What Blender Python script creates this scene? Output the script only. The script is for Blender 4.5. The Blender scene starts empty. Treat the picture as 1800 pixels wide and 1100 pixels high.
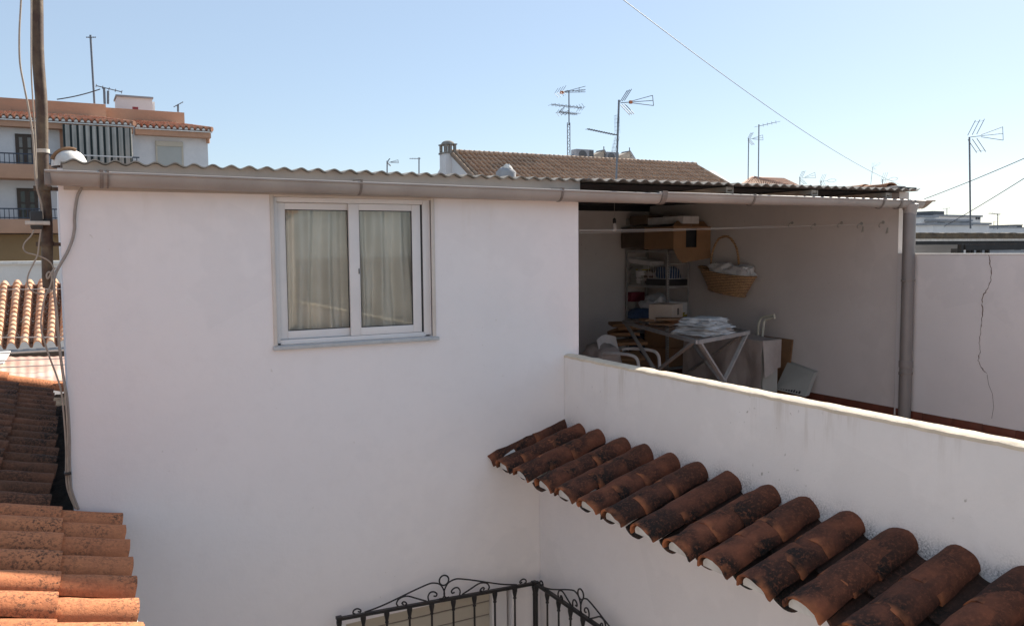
import bpy, bmesh, math, random
from mathutils import Vector, Matrix, noise
random.seed(7)
R = math.radians
sc = bpy.context.scene
COL = sc.collection

# ------------------------------------------------------------------ camera geometry
F, CX, CY = 1470.0, 900.0, 550.0
d1 = Vector((-800, -104, F)); AY = d1.normalized()
dz = Vector((171, (F*F - 800*171)/104, F)).normalized()
AZ = -dz
AX = AY.cross(AZ)
def ray(u, v):
    c = Vector((u-CX, v-CY, F))
    return Vector((AX.dot(c), AY.dot(c), AZ.dot(c)))
def onY(u, v, y): r = ray(u, v); return r*(y/r.y)
def onX(u, v, x): r = ray(u, v); return r*(x/r.x)
def onZ(u, v, z): r = ray(u, v); return r*(z/r.z)
cam = bpy.data.cameras.new('camera'); co = bpy.data.objects.new('camera', cam); COL.objects.link(co)
cam.sensor_width = 36; cam.lens = F/1800*36; cam.clip_end = 3000; cam.clip_start = 0.05
right = Vector((AX[0], AY[0], AZ[0])); up = -Vector((AX[1], AY[1], AZ[1])); back = -Vector((AX[2], AY[2], AZ[2]))
m = Matrix.Identity(4)
for i in range(3): m[i][0] = right[i]; m[i][1] = up[i]; m[i][2] = back[i]
co.matrix_world = m
sc.camera = co

# ------------------------------------------------------------------ helpers
def basis(d):
    d = Vector(d).normalized()
    a = Vector((0, 0, 1)) if abs(d.z) < .9 else Vector((1, 0, 0))
    s = d.cross(a).normalized(); return d, s, s.cross(d).normalized()
class MB:
    def __init__(s): s.v = []; s.f = []; s.c = []; s.sm = []
    def add(s, vs, fs, col=(.5, .5, .5), smooth=False):
        n = len(s.v); s.v += [Vector(p) for p in vs]
        s.f += [tuple(i+n for i in f) for f in fs]; s.sm += [smooth]*len(fs)
        if callable(col): s.c += [col(i) for i in range(len(vs))]
        else: s.c += [col]*len(vs)
        return s
    def box(s, lo, hi, rot=None, pivot=None, bev=0., col=(.5, .5, .5)):
        bm = bmesh.new(); bmesh.ops.create_cube(bm, size=1)
        lo = Vector(lo); hi = Vector(hi); c = (lo+hi)/2; d = hi-lo
        for v in bm.verts: v.co = Vector((v.co.x*d.x, v.co.y*d.y, v.co.z*d.z))
        if bev: bmesh.ops.bevel(bm, geom=list(bm.edges), offset=min(bev, .45*min(abs(d.x), abs(d.y), abs(d.z))), segments=2, affect='EDGES', profile=.6)
        pv = Vector(pivot) if pivot is not None else c
        vs = []
        for v in bm.verts:
            p = v.co+c
            if rot is not None: p = pv+rot@(p-pv)
            vs.append(p)
        bm.verts.index_update(); fs = [[v.index for v in f.verts] for f in bm.faces]
        s.add(vs, fs, col); bm.free(); return s
    def tube(s, pts, r, n=8, r2=None, caps=True, col=(.5, .5, .5), squash=None):
        pts = [Vector(p) for p in pts]; m_ = len(pts); vs = []; fs = []
        d0, a, b = basis(pts[1]-pts[0])
        for i, p in enumerate(pts):
            t = (pts[min(i+1, m_-1)]-pts[max(i-1, 0)])
            if t.length < 1e-9: t = d0
            t.normalize()
            a = (a-t*a.dot(t))
            if a.length < 1e-6: a = basis(t)[1]
            a.normalize(); b = t.cross(a)
            rr = r if r2 is None else r+(r2-r)*i/(m_-1)
            for k in range(n):
                an = 2*math.pi*k/n; vs.append(p+a*math.cos(an)*rr+b*math.sin(an)*rr)
        for i in range(m_-1):
            for k in range(n):
                fs.append((i*n+k, i*n+(k+1) % n, (i+1)*n+(k+1) % n, (i+1)*n+k))
        if caps: fs.append(tuple(range(n))[::-1]); fs.append(tuple((m_-1)*n+k for k in range(n)))
        s.add(vs, fs, col, smooth=True); return s
    def bar(s, a, b, w, h=None, upv=(0, 0, 1)):
        a = Vector(a); b = Vector(b); h = w if h is None else h
        d = (b-a).normalized(); u = Vector(upv); sd = d.cross(u)
        if sd.length < 1e-4: sd = d.cross(Vector((1, 0, 0)))
        sd.normalize(); u = sd.cross(d)
        vs = []
        for p in (a, b):
            for x, y in ((-1, -1), (1, -1), (1, 1), (-1, 1)): vs.append(p+sd*x*w/2+u*y*h/2)
        s.add(vs, [(0, 3, 2, 1), (4, 5, 6, 7), (0, 1, 5, 4), (1, 2, 6, 5), (2, 3, 7, 6), (3, 0, 4, 7)]); return s
    def lathe(s, c, prof, n=20, axis=(0, 0, 1), col=(.5, .5, .5), smooth=True):
        c = Vector(c); t, a, b = basis(axis); vs = []; fs = []
        for r, h in prof:
            for k in range(n):
                an = 2*math.pi*k/n; vs.append(c+t*h+a*r*math.cos(an)+b*r*math.sin(an))
        for i in range(len(prof)-1):
            for k in range(n): fs.append((i*n+k, i*n+(k+1) % n, (i+1)*n+(k+1) % n, (i+1)*n+k))
        fs.append(tuple(range(n))); fs.append(tuple((len(prof)-1)*n+k for k in range(n))[::-1])
        s.add(vs, fs, col, smooth); return s
    def prism(s, poly, off, col=(.5, .5, .5)):
        """closed outline extruded by off"""
        n = len(poly); off = Vector(off); vs = [Vector(p) for p in poly]+[Vector(p)+off for p in poly]
        fs = [tuple(range(n))[::-1], tuple(range(n, 2*n))]+[(i, (i+1) % n, n+(i+1) % n, n+i) for i in range(n)]
        s.add(vs, fs, col); return s
    def grid(s, fn, nu, nv, thick=None, col=(.5, .5, .5), smooth=True):
        vs = [Vector(fn(i/nu, j/nv)) for j in range(nv+1) for i in range(nu+1)]
        w = nu+1
        fs = [(j*w+i, j*w+i+1, (j+1)*w+i+1, (j+1)*w+i) for j in range(nv) for i in range(nu)]
        if thick is not None:
            t = Vector(thick); n = len(vs); vs = vs+[p+t for p in vs]
            fs += [tuple(n+k for k in f[::-1]) for f in fs]
            edge = [i for i in range(nu)]
            for i in range(nu): fs.append((i+1, i, n+i, n+i+1)); q = nv*w; fs.append((q+i, q+i+1, n+q+i+1, n+q+i))
            for j in range(nv): fs.append((j*w, (j+1)*w, n+(j+1)*w, n+j*w)); q = nu; fs.append(((j+1)*w+q, j*w+q, n+j*w+q, n+(j+1)*w+q))
        s.add(vs, fs, col, smooth); return s
    def build(s, name, mat, parent=None, fixn=True):
        me = bpy.data.meshes.new(name)
        lo = Vector((min(p.x for p in s.v), min(p.y for p in s.v), min(p.z for p in s.v)))
        hi = Vector((max(p.x for p in s.v), max(p.y for p in s.v), max(p.z for p in s.v)))
        o0 = Vector(((lo.x+hi.x)/2, (lo.y+hi.y)/2, lo.z))
        me.from_pydata([p-o0 for p in s.v], [], s.f)
        ca = me.color_attributes.new('tint', 'FLOAT_COLOR', 'POINT')
        for i, c in enumerate(s.c): ca.data[i].color = (c[0], c[1], c[2], 1)
        me.polygons.foreach_set('use_smooth', s.sm)
        if fixn:
            bm = bmesh.new(); bm.from_mesh(me); bmesh.ops.recalc_face_normals(bm, faces=bm.faces); bm.to_mesh(me); bm.free()
        try: me.set_sharp_from_angle(angle=R(42))
        except Exception: pass
        me.materials.append(mat); me.update()
        o = bpy.data.objects.new(name, me); COL.objects.link(o)
        if parent is not None:
            o.parent = parent
            w = o0.copy(); q = parent
            while q is not None: w -= q.location; q = q.parent
            o.location = w
        else: o.location = o0
        return o
def tag(o, label=None, cat=None, group=None, kind=None):
    if label: o['label'] = label
    if cat: o['category'] = cat
    if group: o['group'] = group
    if kind: o['kind'] = kind
    return o
def thing(name, loc, label, cat, group=None):
    o = bpy.data.objects.new(name, None); COL.objects.link(o); o.location = Vector(loc); o.empty_display_size = .2
    return tag(o, label, cat, group)
def copy_tree(o, parent=None):
    c = o.copy(); COL.objects.link(c)
    if parent is not None: c.parent = parent
    for ch in list(o.children): copy_tree(ch, c)
    return c
def fbm(p, sc_=1., oct_=4): return noise.fractal(Vector(p)*sc_, 1.0, 2.0, oct_)
def spline(pts, n=8):
    pts = [Vector(p) for p in pts]; out = []
    for i in range(len(pts)-1):
        p0 = pts[max(i-1, 0)]; p1 = pts[i]; p2 = pts[i+1]; p3 = pts[min(i+2, len(pts)-1)]
        for k in range(n):
            t = k/n
            out.append(.5*((2*p1)+(p2-p0)*t+(2*p0-5*p1+4*p2-p3)*t*t+(3*p1-p0-3*p2+p3)*t**3))
    out.append(pts[-1]); return out

# ------------------------------------------------------------------ materials
def newmat(name):
    m_ = bpy.data.materials.new(name); m_.use_nodes = True
    nt = m_.node_tree; bs = nt.nodes['Principled BSDF']; return m_, nt, bs
def N(nt, t, **k):
    n = nt.nodes.new(t)
    for a, b in k.items():
        if a in n.inputs: n.inputs[a].default_value = b
        else: setattr(n, a, b)
    return n
def coords(nt, world=True, scale=(1, 1, 1)):
    if world: g = N(nt, 'ShaderNodeNewGeometry'); src = g.outputs['Position']
    else: g = N(nt, 'ShaderNodeTexCoord'); src = g.outputs['Object']
    mp = N(nt, 'ShaderNodeMapping'); mp.inputs['Scale'].default_value = scale
    nt.links.new(src, mp.inputs['Vector']); return mp.outputs[0]
def noi(nt, vec, scale, detail=6, rough=.6, lo=.35, hi=.65):
    n = N(nt, 'ShaderNodeTexNoise'); n.inputs['Scale'].default_value = scale; n.inputs['Detail'].default_value = detail
    n.inputs['Roughness'].default_value = rough; nt.links.new(vec, n.inputs['Vector'])
    r = N(nt, 'ShaderNodeMapRange'); r.inputs[1].default_value = lo; r.inputs[2].default_value = hi
    nt.links.new(n.outputs['Fac'], r.inputs[0]); return r.outputs[0]
def mix(nt, fac, a, b, mode='MIX'):
    n = N(nt, 'ShaderNodeMix', data_type='RGBA', blend_type=mode)
    for i, x in ((0, fac), (6, a), (7, b)):
        if isinstance(x, (int, float)): n.inputs[i].default_value = x
        elif isinstance(x, tuple): n.inputs[i].default_value = (*x, 1) if len(x) == 3 else x
        else: nt.links.new(x, n.inputs[i])
    return n.outputs[2]
def mth(nt, op, a, b=0.):
    n = N(nt, 'ShaderNodeMath', operation=op)
    for i, x in ((0, a), (1, b)):
        if isinstance(x, (int, float)): n.inputs[i].default_value = x
        else: nt.links.new(x, n.inputs[i])
    n.use_clamp = False
    return n.outputs[0]
def bump(nt, bs, h, strength=.3, dist=.01):
    b = N(nt, 'ShaderNodeBump'); b.inputs['Strength'].default_value = strength; b.inputs['Distance'].default_value = dist
    nt.links.new(h, b.inputs['Height']); nt.links.new(b.outputs[0], bs.inputs['Normal'])
def simple(name, c, c2=None, scale=8., rough=.6, metal=0., b=.15, bd=.004, lo=.3, hi=.7, bscale=None, world=True):
    m_, nt, bs = newmat(name); v = coords(nt, world)
    c2 = c2 or tuple(x*.8 for x in c)
    f = noi(nt, v, scale, lo=lo, hi=hi)
    nt.links.new(mix(nt, f, c, c2), bs.inputs['Base Color'])
    bs.inputs['Roughness'].default_value = rough; bs.inputs['Metallic'].default_value = metal
    if b: bump(nt, bs, noi(nt, v, bscale or scale*6, lo=0, hi=1), b, bd)
    return m_
def plaster(name, c, c2, stain=None, drip=None, rough=.9, zdrip=None, moss=None):
    m_, nt, bs = newmat(name); v = coords(nt)
    col = mix(nt, noi(nt, v, .7, 5, .55, .35, .65), c, c2)
    col = mix(nt, mth(nt, 'MULTIPLY', noi(nt, v, 6, 8, .7, .5, .8), .35), col, tuple(x*.86 for x in c))
    vo = N(nt, 'ShaderNodeTexVoronoi'); vo.inputs['Scale'].default_value = .9; nt.links.new(v, vo.inputs['Vector'])
    sv = N(nt, 'ShaderNodeSeparateColor'); nt.links.new(vo.outputs['Color'], sv.inputs[0])
    edge = noi(nt, v, 2.3, 3, .6, .47, .53)
    col = mix(nt, mth(nt, 'MULTIPLY', mth(nt, 'MULTIPLY', sv.outputs[0], edge), .30), col, tuple(x*.88 for x in c2))
    if stain:   # small weather spots and specks
        f = noi(nt, v, 22, 3, .5, .70, .76)
        f2 = noi(nt, v, 1.3, 3, .5, .5, .62)
        col = mix(nt, mth(nt, 'MULTIPLY', mth(nt, 'MULTIPLY', f, f2), .8), col, stain)
    if drip:    # rusty streaks running down below the coping
        vs = coords(nt, True, (1, 1, .10))
        f = mth(nt, 'MULTIPLY', noi(nt, vs, 9, 5, .7, .52, .74), noi(nt, v, 1.1, 2, .5, .45, .6))
        sp = N(nt, 'ShaderNodeSeparateXYZ'); nt.links.new(coords(nt), sp.inputs[0])
        r = N(nt, 'ShaderNodeMapRange'); r.inputs[1].default_value = zdrip[1]; r.inputs[2].default_value = zdrip[0]
        nt.links.new(sp.outputs[2], r.inputs[0])
        col = mix(nt, mth(nt, 'MULTIPLY', mth(nt, 'MULTIPLY', f, r.outputs[0]), .6), col, drip)
    if moss:    # dark mould above the tile line
        sp = N(nt, 'ShaderNodeSeparateXYZ'); nt.links.new(coords(nt), sp.inputs[0])
        r = N(nt, 'ShaderNodeMapRange'); r.inputs[1].default_value = moss[1]; r.inputs[2].default_value = moss[0]
        nt.links.new(sp.outputs[2], r.inputs[0])
        f = noi(nt, v, 90, 6, .8, .42, .60)
        f2 = noi(nt, v, 4, 3, .5, .35, .6)
        col = mix(nt, mth(nt, 'MULTIPLY', mth(nt, 'MULTIPLY', mth(nt, 'MULTIPLY', f, f2), mth(nt, 'POWER', r.outputs[0], 2.2)), .95), col, (.06, .055, .05))
    nt.links.new(col, bs.inputs['Base Color']); bs.inputs['Roughness'].default_value = rough
    h = mth(nt, 'ADD', noi(nt, v, 60, 6, .7, 0, 1), mth(nt, 'MULTIPLY', noi(nt, v, 4.5, 5, .6, 0, 1), 5.0))
    bump(nt, bs, h, .20, .006)
    return m_
def tilemat(name, ca, cb, dark, lich, cover, lip=None, rough=.85, pt=(.32, .62)):
    """terracotta: tint.r picks the clay, tint.g is the place along the tile, tint.b paints channel shade and dirt"""
    m_, nt, bs = newmat(name); v = coords(nt)
    at_ = N(nt, 'ShaderNodeAttribute', attribute_name='tint'); sp = N(nt, 'ShaderNodeSeparateColor'); nt.links.new(at_.outputs['Color'], sp.inputs[0])
    col = mix(nt, sp.outputs[0], ca, cb)
    col = mix(nt, mth(nt, 'MULTIPLY', noi(nt, v, 14, 6, .65, .35, .7), .45), col, dark)
    col = mix(nt, mth(nt, 'MULTIPLY', noi(nt, v, 70, 4, .6, .5, .75), .35), col, tuple(min(1, x*1.35) for x in ca))
    # lichen specks: fine noise gated by a large patch noise, heavier toward the lower end
    fine = noi(nt, v, 55, 5, .75, cover[0], cover[1])
    patch = noi(nt, v, 5.5, 3, .5, pt[0], pt[1])
    al = mth(nt, 'ADD', mth(nt, 'MULTIPLY', sp.outputs[1], .6), .45)
    col = mix(nt, mth(nt, 'MULTIPLY', mth(nt, 'MULTIPLY', fine, patch), al), col, lich)
    pan = mth(nt, 'MULTIPLY', sp.outputs[2], .85)  # darkens pan channels: shade painted into the colour, plus dirt
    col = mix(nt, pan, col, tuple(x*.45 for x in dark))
    if lip:
        f = N(nt, 'ShaderNodeMapRange'); f.inputs[1].default_value = .86; f.inputs[2].default_value = 1.
        nt.links.new(sp.outputs[1], f.inputs[0])
        col = mix(nt, mth(nt, 'MULTIPLY', f.outputs[0], noi(nt, v, 9, 3, .5, .42, .6)), col, lip)
    nt.links.new(col, bs.inputs['Base Color']); bs.inputs['Roughness'].default_value = rough
    bs.inputs['Specular IOR Level'].default_value = .25
    bump(nt, bs, mth(nt, 'ADD', noi(nt, v, 60, 6, .7, 0, 1), mth(nt, 'MULTIPLY', fine, -.6)), .4, .006)
    return m_
M = {}
M['facade'] = plaster('white_plaster', (.85, .805, .79), (.82, .785, .78), stain=(.55, .50, .44), drip=(.66, .58, .50), zdrip=(.42, -.25))
M['parapet'] = plaster('parapet_plaster', (.83, .78, .745), (.79, .745, .71), stain=(.35, .31, .26), drip=(.36, .27, .16), zdrip=(-.90, -1.25), moss=(-1.50, -1.33))
M['cap'] = simple('coping_render', (.76, .65, .51), (.60, .51, .39), 9, .9, b=.5, bd=.006)
M['lowerwall'] = plaster('courtyard_plaster', (.82, .765, .74), (.79, .74, .72))
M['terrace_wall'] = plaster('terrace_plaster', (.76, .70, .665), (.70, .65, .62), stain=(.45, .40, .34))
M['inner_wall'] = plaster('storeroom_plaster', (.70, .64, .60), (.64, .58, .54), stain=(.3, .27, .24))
M['mortar'] = simple('fascia_mortar', (.50, .44, .39), (.40, .355, .32), 3, .95, b=.4)
M['mortar_white'] = simple('lime_mortar', (.74, .72, .68), (.55, .52, .48), 14, .95, b=.4)
M['gutter'] = simple('grey_gutter_plastic', (.42, .38, .345), (.31, .275, .25), 2.2, .42, b=.08)
M['bracket'] = simple('bracket_plastic', (.25, .21, .185), (.17, .14, .12), 8, .5, b=.1)
M['pipe'] = simple('downpipe_plastic', (.25, .215, .195), (.20, .175, .16), 3, .45, b=.06)
M['sheet'] = simple('fibre_cement_sheet', (.33, .30, .265), (.19, .17, .15), 6, .95, b=.5, lo=.35, hi=.65)
M['sheet_light'] = simple('aged_sheet', (.47, .42, .35), (.30, .25, .2), 6, .95, b=.5)
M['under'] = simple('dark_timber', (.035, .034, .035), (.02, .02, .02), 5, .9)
M['alu'] = simple('painted_aluminium', (.76, .735, .72), (.68, .66, .65), 3, .38, .0, b=.05)
M['alu_dark'] = simple('rubber_seal', (.03, .03, .032), (.02, .02, .02), 5, .6)
M['sill'] = simple('sill_stone', (.52, .53, .53), (.42, .43, .43), 12, .7, b=.2)
M['surround'] = simple('window_render', (.66, .60, .54), (.58, .525, .47), 6, .85, b=.25)
M['iron'] = simple('black_wrought_iron', (.022, .022, .024), (.035, .03, .028), 20, .45, .3, b=.3)
M['rust_pole'] = simple('rusty_brown_pole', (.065, .037, .026), (.15, .11, .07), 9, .6, .2, b=.35, lo=.42, hi=.68)
M['tape'] = simple('pale_tape', (.58, .53, .46), (.45, .4, .34), 12, .6)
M['black_plastic'] = simple('black_plastic', (.018, .018, .018), (.03, .03, .03), 10, .5)
M['cable'] = simple('beige_cable', (.42, .35, .28), (.30, .25, .2), 15, .6)
M['conduit'] = simple('grey_conduit', (.36, .31, .27), (.25, .215, .19), 10, .6)
M['metal'] = simple('galvanised_metal', (.30, .31, .32), (.22, .225, .23), 20, .45, .6, b=.1)
M['metal_far'] = simple('antenna_metal', (.20, .215, .24), (.15, .16, .18), 20, .5, .3, b=0)
M['orange'] = simple('orange_plastic', (.62, .2, .08), (.5, .17, .07), 10, .5)
M['wire'] = simple('clothesline', (.50, .46, .42), (.4, .37, .34), 10, .6)
M['wire_dark'] = simple('steel_wire', (.09, .09, .10), (.07, .07, .08), 10, .6)
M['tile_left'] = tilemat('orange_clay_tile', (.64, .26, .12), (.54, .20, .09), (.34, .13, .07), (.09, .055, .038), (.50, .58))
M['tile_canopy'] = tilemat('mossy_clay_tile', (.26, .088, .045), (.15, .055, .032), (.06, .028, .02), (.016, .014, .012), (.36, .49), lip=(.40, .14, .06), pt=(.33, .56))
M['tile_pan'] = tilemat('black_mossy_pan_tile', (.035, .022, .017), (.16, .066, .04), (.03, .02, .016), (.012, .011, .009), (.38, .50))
M['tile_lichen'] = tilemat('dark_lichen_tile', (.26, .11, .06), (.17, .08, .045), (.08, .045, .03), (.028, .022, .018), (.42, .54))  # older clay darkened by heavier lichen growth
M['tile_sun'] = tilemat('pale_clay_tile', (.60, .32, .19), (.70, .48, .33), (.36, .17, .1), (.09, .07, .05), (.58, .68))
M['tile_far'] = tilemat('weathered_ochre_tile', (.54, .39, .28), (.44, .30, .205), (.13, .085, .06), (.08, .06, .05), (.52, .64))
M['tile_apt'] = tilemat('glazed_brown_tile', (.44, .20, .12), (.58, .36, .24), (.30, .13, .09), (.1, .07, .05), (.55, .7))
M['shed_edge'] = simple('lichen_edge', (.16, .12, .075), (.07, .055, .04), 7, .95, b=.8, bd=.01)
M['skirt'] = simple('dark_red_skirting', (.18, .055, .032), (.12, .04, .025), 9, .45, b=.1)
M['tile_verge'] = tilemat('brown_verge_tile', (.44, .20, .10), (.36, .16, .08), (.2, .09, .05), (.05, .04, .03), (.45, .55))
M['terracotta'] = simple('terracotta_floor_tile', (.42, .19, .12), (.34, .15, .095), 7, .6, b=.15)
M['apt_white'] = plaster('apartment_white', (.68, .68, .68), (.63, .63, .64))
M['apt_orange'] = plaster('apartment_orange', (.50, .29, .19), (.45, .26, .17))
M['apt_brown'] = plaster('apartment_tan', (.30, .19, .09), (.26, .165, .08))
M['wood_dark'] = simple('brown_joinery', (.06, .038, .026), (.045, .03, .02), 8, .55)
M['dim_glass'] = simple('curtained_pane', (.24, .22, .19), (.17, .155, .14), 3, .15)
M['dark_glass'] = simple('dark_pane', (.03, .035, .03), (.06, .06, .045), 4, .1)
M['railing_blue'] = simple('blue_black_railing', (.04, .05, .075), (.03, .04, .06), 8, .5)
M['ext_white'] = plaster('house_white', (.74, .715, .70), (.69, .66, .645))
M['far_white'] = simple('far_white', (.80, .78, .76), (.70, .68, .66), 1.0, .9)
M['far_grey'] = simple('far_grey', (.34, .35, .37), (.24, .25, .27), 1.5, .9)
M['far_dark'] = simple('far_dark', (.07, .075, .085), (.12, .125, .13), 1.5, .8)
M['far_peach'] = simple('far_peach', (.52, .32, .24), (.46, .28, .21), 1.2, .9)
M['pink_sheet'] = simple('pink_roof_sheet', (.50, .30, .235), (.62, .47, .39), 1.3, .85, b=.2, lo=.4, hi=.6)
M['shutter'] = simple('cream_shutter', (.52, .47, .38), (.47, .425, .345), 3, .55)
M['shutter_grey'] = simple('grey_shutter', (.42, .43, .40), (.38, .39, .37), 3, .6)
M['cardboard'] = simple('brown_cardboard', (.34, .19, .095), (.27, .15, .075), 5, .85, b=.1)
M['cardboard_dark'] = simple('dull_cardboard', (.17, .115, .08), (.12, .085, .06), 4, .9, b=.1)
M['white_goods'] = simple('dull_white', (.68, .65, .63), (.55, .53, .51), 9, .7)
M['plastic_bag'] = simple('crumpled_white_plastic', (.74, .73, .72), (.55, .54, .54), 12, .35, b=.7, bd=.02)
M['paper'] = simple('paper', (.74, .72, .70), (.60, .58, .56), 25, .85)
M['blue_cloth'] = simple('blue_cloth', (.06, .11, .20), (.035, .06, .12), 15, .9, b=.4)
M['navy'] = simple('navy_plastic', (.02, .03, .065), (.03, .04, .06), 12, .6)
M['red'] = simple('dark_red', (.26, .035, .05), (.18, .025, .035), 10, .6)
M['yellow'] = simple('yellow_plastic', (.42, .33, .05), (.32, .25, .04), 10, .6)
M['wicker'] = None
M['drape'] = simple('dust_sheet', (.46, .395, .355), (.33, .28, .255), 3.5, .95, b=.6, bd=.01)
M['cream_pipe'] = simple('cream_plastic', (.66, .63, .52), (.58, .55, .45), 10, .4)
M['panel_grey'] = simple('grey_green_panel', (.40, .39, .35), (.34, .33, .30), 3, .8)
M['rack'] = simple('rack_metal', (.40, .375, .35), (.28, .265, .25), 12, .6, .0)
M['wood'] = simple('raw_wood', (.32, .18, .09), (.22, .12, .06), 6, .75, b=.3)
M['moss_black'] = simple('black_debris', (.02, .017, .014), (.06, .042, .03), 14, 1., b=1., bd=.03)
M['crack'] = simple('crack_rust', (.18, .11, .08), (.10, .065, .045), 30, 1., b=0)
M['ground'] = simple('asphalt_ground', (.16, .15, .14), (.11, .105, .10), .2, .95)
M['courtyard_tile'] = simple('courtyard_paving', (.48, .38, .31), (.42, .33, .27), 2, .8)
def mk_wicker():
    m_, nt, bs = newmat('wicker'); v = coords(nt, False)
    w = N(nt, 'ShaderNodeTexWave', wave_type='BANDS', bands_direction='Z'); w.inputs['Scale'].default_value = 15; w.inputs['Distortion'].default_value = 3.0; w.inputs['Detail Scale'].default_value = 6
    nt.links.new(v, w.inputs['Vector'])
    c = mix(nt, w.outputs['Fac'], (.16, .08, .035), (.75, .46, .24))
    nt.links.new(c, bs.inputs['Base Color']); bs.inputs['Roughness'].default_value = .6
    bump(nt, bs, w.outputs['Fac'], .8, .01); return m_
M['wicker'] = mk_wicker()
def mk_glass():
    m_ = bpy.data.materials.new('window_glass'); m_.use_nodes = True; nt = m_.node_tree; nt.nodes.clear()
    out = nt.nodes.new('ShaderNodeOutputMaterial'); t = nt.nodes.new('ShaderNodeBsdfTransparent'); g = nt.nodes.new('ShaderNodeBsdfGlossy')
    t.inputs[0].default_value = (.95, .96, .95, 1); g.inputs['Roughness'].default_value = .02
    fr = nt.nodes.new('ShaderNodeFresnel'); fr.inputs[0].default_value = 1.5
    mx = nt.nodes.new('ShaderNodeMixShader'); a = nt.nodes.new('ShaderNodeMath'); a.operation = 'MULTIPLY_ADD'; a.inputs[1].default_value = 1.0; a.inputs[2].default_value = .02
    nt.links.new(fr.outputs[0], a.inputs[0]); nt.links.new(a.outputs[0], mx.inputs[0]); nt.links.new(t.outputs[0], mx.inputs[1]); nt.links.new(g.outputs[0], mx.inputs[2]); nt.links.new(mx.outputs[0], out.inputs[0])
    return m_
M['glass'] = mk_glass()
def mk_curtain():
    m_, nt, bs = newmat('sheer_curtain'); v = coords(nt)
    f = noi(nt, v, 4, 4, .5, .35, .65)
    nt.links.new(mix(nt, f, (.88, .82, .74), (.80, .735, .65)), bs.inputs['Base Color']); bs.inputs['Roughness'].default_value = .95
    bump(nt, bs, noi(nt, v, 300, 2, .5, 0, 1), .2, .001); return m_
M['curtain'] = mk_curtain()
def mk_striped():
    m_, nt, bs = newmat('striped_awning_cloth'); v = coords(nt)
    nt.links.new(mix(nt, noi(nt, v, 1.5, 3, .5, .4, .6), (.40, .385, .35), (.46, .44, .40)), bs.inputs['Base Color']); bs.inputs['Roughness'].default_value = .9; return m_
M['awning'] = mk_striped()
M['awning_stripe'] = simple('dark_green_stripe', (.02, .03, .03), (.03, .04, .04), 2, .9)
# ------------------------------------------------------------------ shared tile builders
def tile(B, o, d, s, n, L, w0, w1, h0, h1, up_=True, t=.014, seg=9, tint=None, rough_=.0):
    """one barrel tile: o = centre of the upper end, d = down-slope, s = sideways, n = normal; w half width, h rise"""
    o = Vector(o); d = Vector(d); s = Vector(s); n = Vector(n)
    ra = tint if tint else (random.random(), 0.)
    vs = []; cs = []; nl = 4
    ph = random.random()*50
    for k in range(nl+1):
        f = k/nl; w = w0+(w1-w0)*f; h = h0+(h1-h0)*f
        for layer in (0, 1):
            for i in range(seg+1):
                a = math.pi*i/seg; ww = w-(t if layer else 0); hh = h-(t if layer else 0)
                x = -math.cos(a)*ww; z = math.sin(a)*hh
                jit = rough_*noise.noise(Vector((x*12, f*5, ph)))
                if not up_: z = -z
                vs.append(o+d*(L*f+(rough_*.8*noise.noise(Vector((a*1.7, ph, 3))) if k == nl else 0))+s*x+n*(z+jit)); cs.append((ra[0], f, ra[1]))
    fs = []; W = seg+1
    def ix(k, l, i): return (k*2+l)*W+i
    for k in range(nl):
        for i in range(seg):
            fs.append((ix(k, 0, i), ix(k, 0, i+1), ix(k+1, 0, i+1), ix(k+1, 0, i)))
            fs.append((ix(k, 1, i+1), ix(k, 1, i), ix(k+1, 1, i), ix(k+1, 1, i+1)))
        for i in (0, seg): fs.append((ix(k, 0, i), ix(k+1, 0, i), ix(k+1, 1, i), ix(k, 1, i)))
    for k in (0, nl):
        for i in range(seg): fs.append((ix(k, 0, i), ix(k, 0, i+1), ix(k, 1, i+1), ix(k, 1, i)))
    B.add(vs, fs, lambda i: cs[i], True)
def slope_tiles(B, TL, TR, BL, BR, ncol, nrow, amp, lap=.02, seg=8, rnd=.0):
    """whole tiled slope as barrel rows between four corners, each tile stepped over the next"""
    TL, TR, BL, BR = map(Vector, (TL, TR, BL, BR))
    n = (TR-TL).cross(BL-TL).normalized()
    if n.z < 0: n = -n
    for c in range(ncol):
        for r in range(nrow):
            ra = (random.random(), random.random()); vs = []; cs = []
            off = random.uniform(-rnd, rnd)
            for k in (0, 1, 2):
                fv = (r+(k if k < 2 else 1))/nrow
                for i in range(seg+1):
                    fu = (c+i/seg)/ncol
                    p = (TL.lerp(TR, fu)).lerp(BL.lerp(BR, fu), fv)
                    x = i/seg*2-1
                    hh = amp*(math.sqrt(max(0, 1-(x/.62)**2)) if abs(x) < .62 else -.55*math.sqrt(max(0, 1-((1-abs(x))/.38)**2)))
                    lift = (0 if k == 0 else lap if k == 1 else -.0)
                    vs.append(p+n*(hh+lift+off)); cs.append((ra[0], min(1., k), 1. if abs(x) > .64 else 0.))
            W = seg+1; fs = []
            for k in (0, 1):
                for i in range(seg): fs.append((k*W+i, k*W+i+1, (k+1)*W+i+1, (k+1)*W+i))
            B.add(vs, fs, lambda i, cs=cs: cs[i], False)
    return n

GZ = -7.0      # street and courtyard level, the camera is at the origin
Yf = 6.0       # facade plane of the white house

# ================================================================== SETTING
b = MB(); b.add([(-900, -900, GZ), (900, -900, GZ), (900, 1400, GZ), (-900, 1400, GZ)], [(0, 1, 2, 3)])
tag(b.build('ground', M['ground']), kind='structure')
b = MB(); b.add([(-3, -3, GZ+.004), (3.5, -3, GZ+.004), (3.5, 6, GZ+.004), (-3, 6, GZ+.004)], [(0, 1, 2, 3)])
tag(b.build('courtyard_floor', M['courtyard_tile']), kind='structure')

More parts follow.
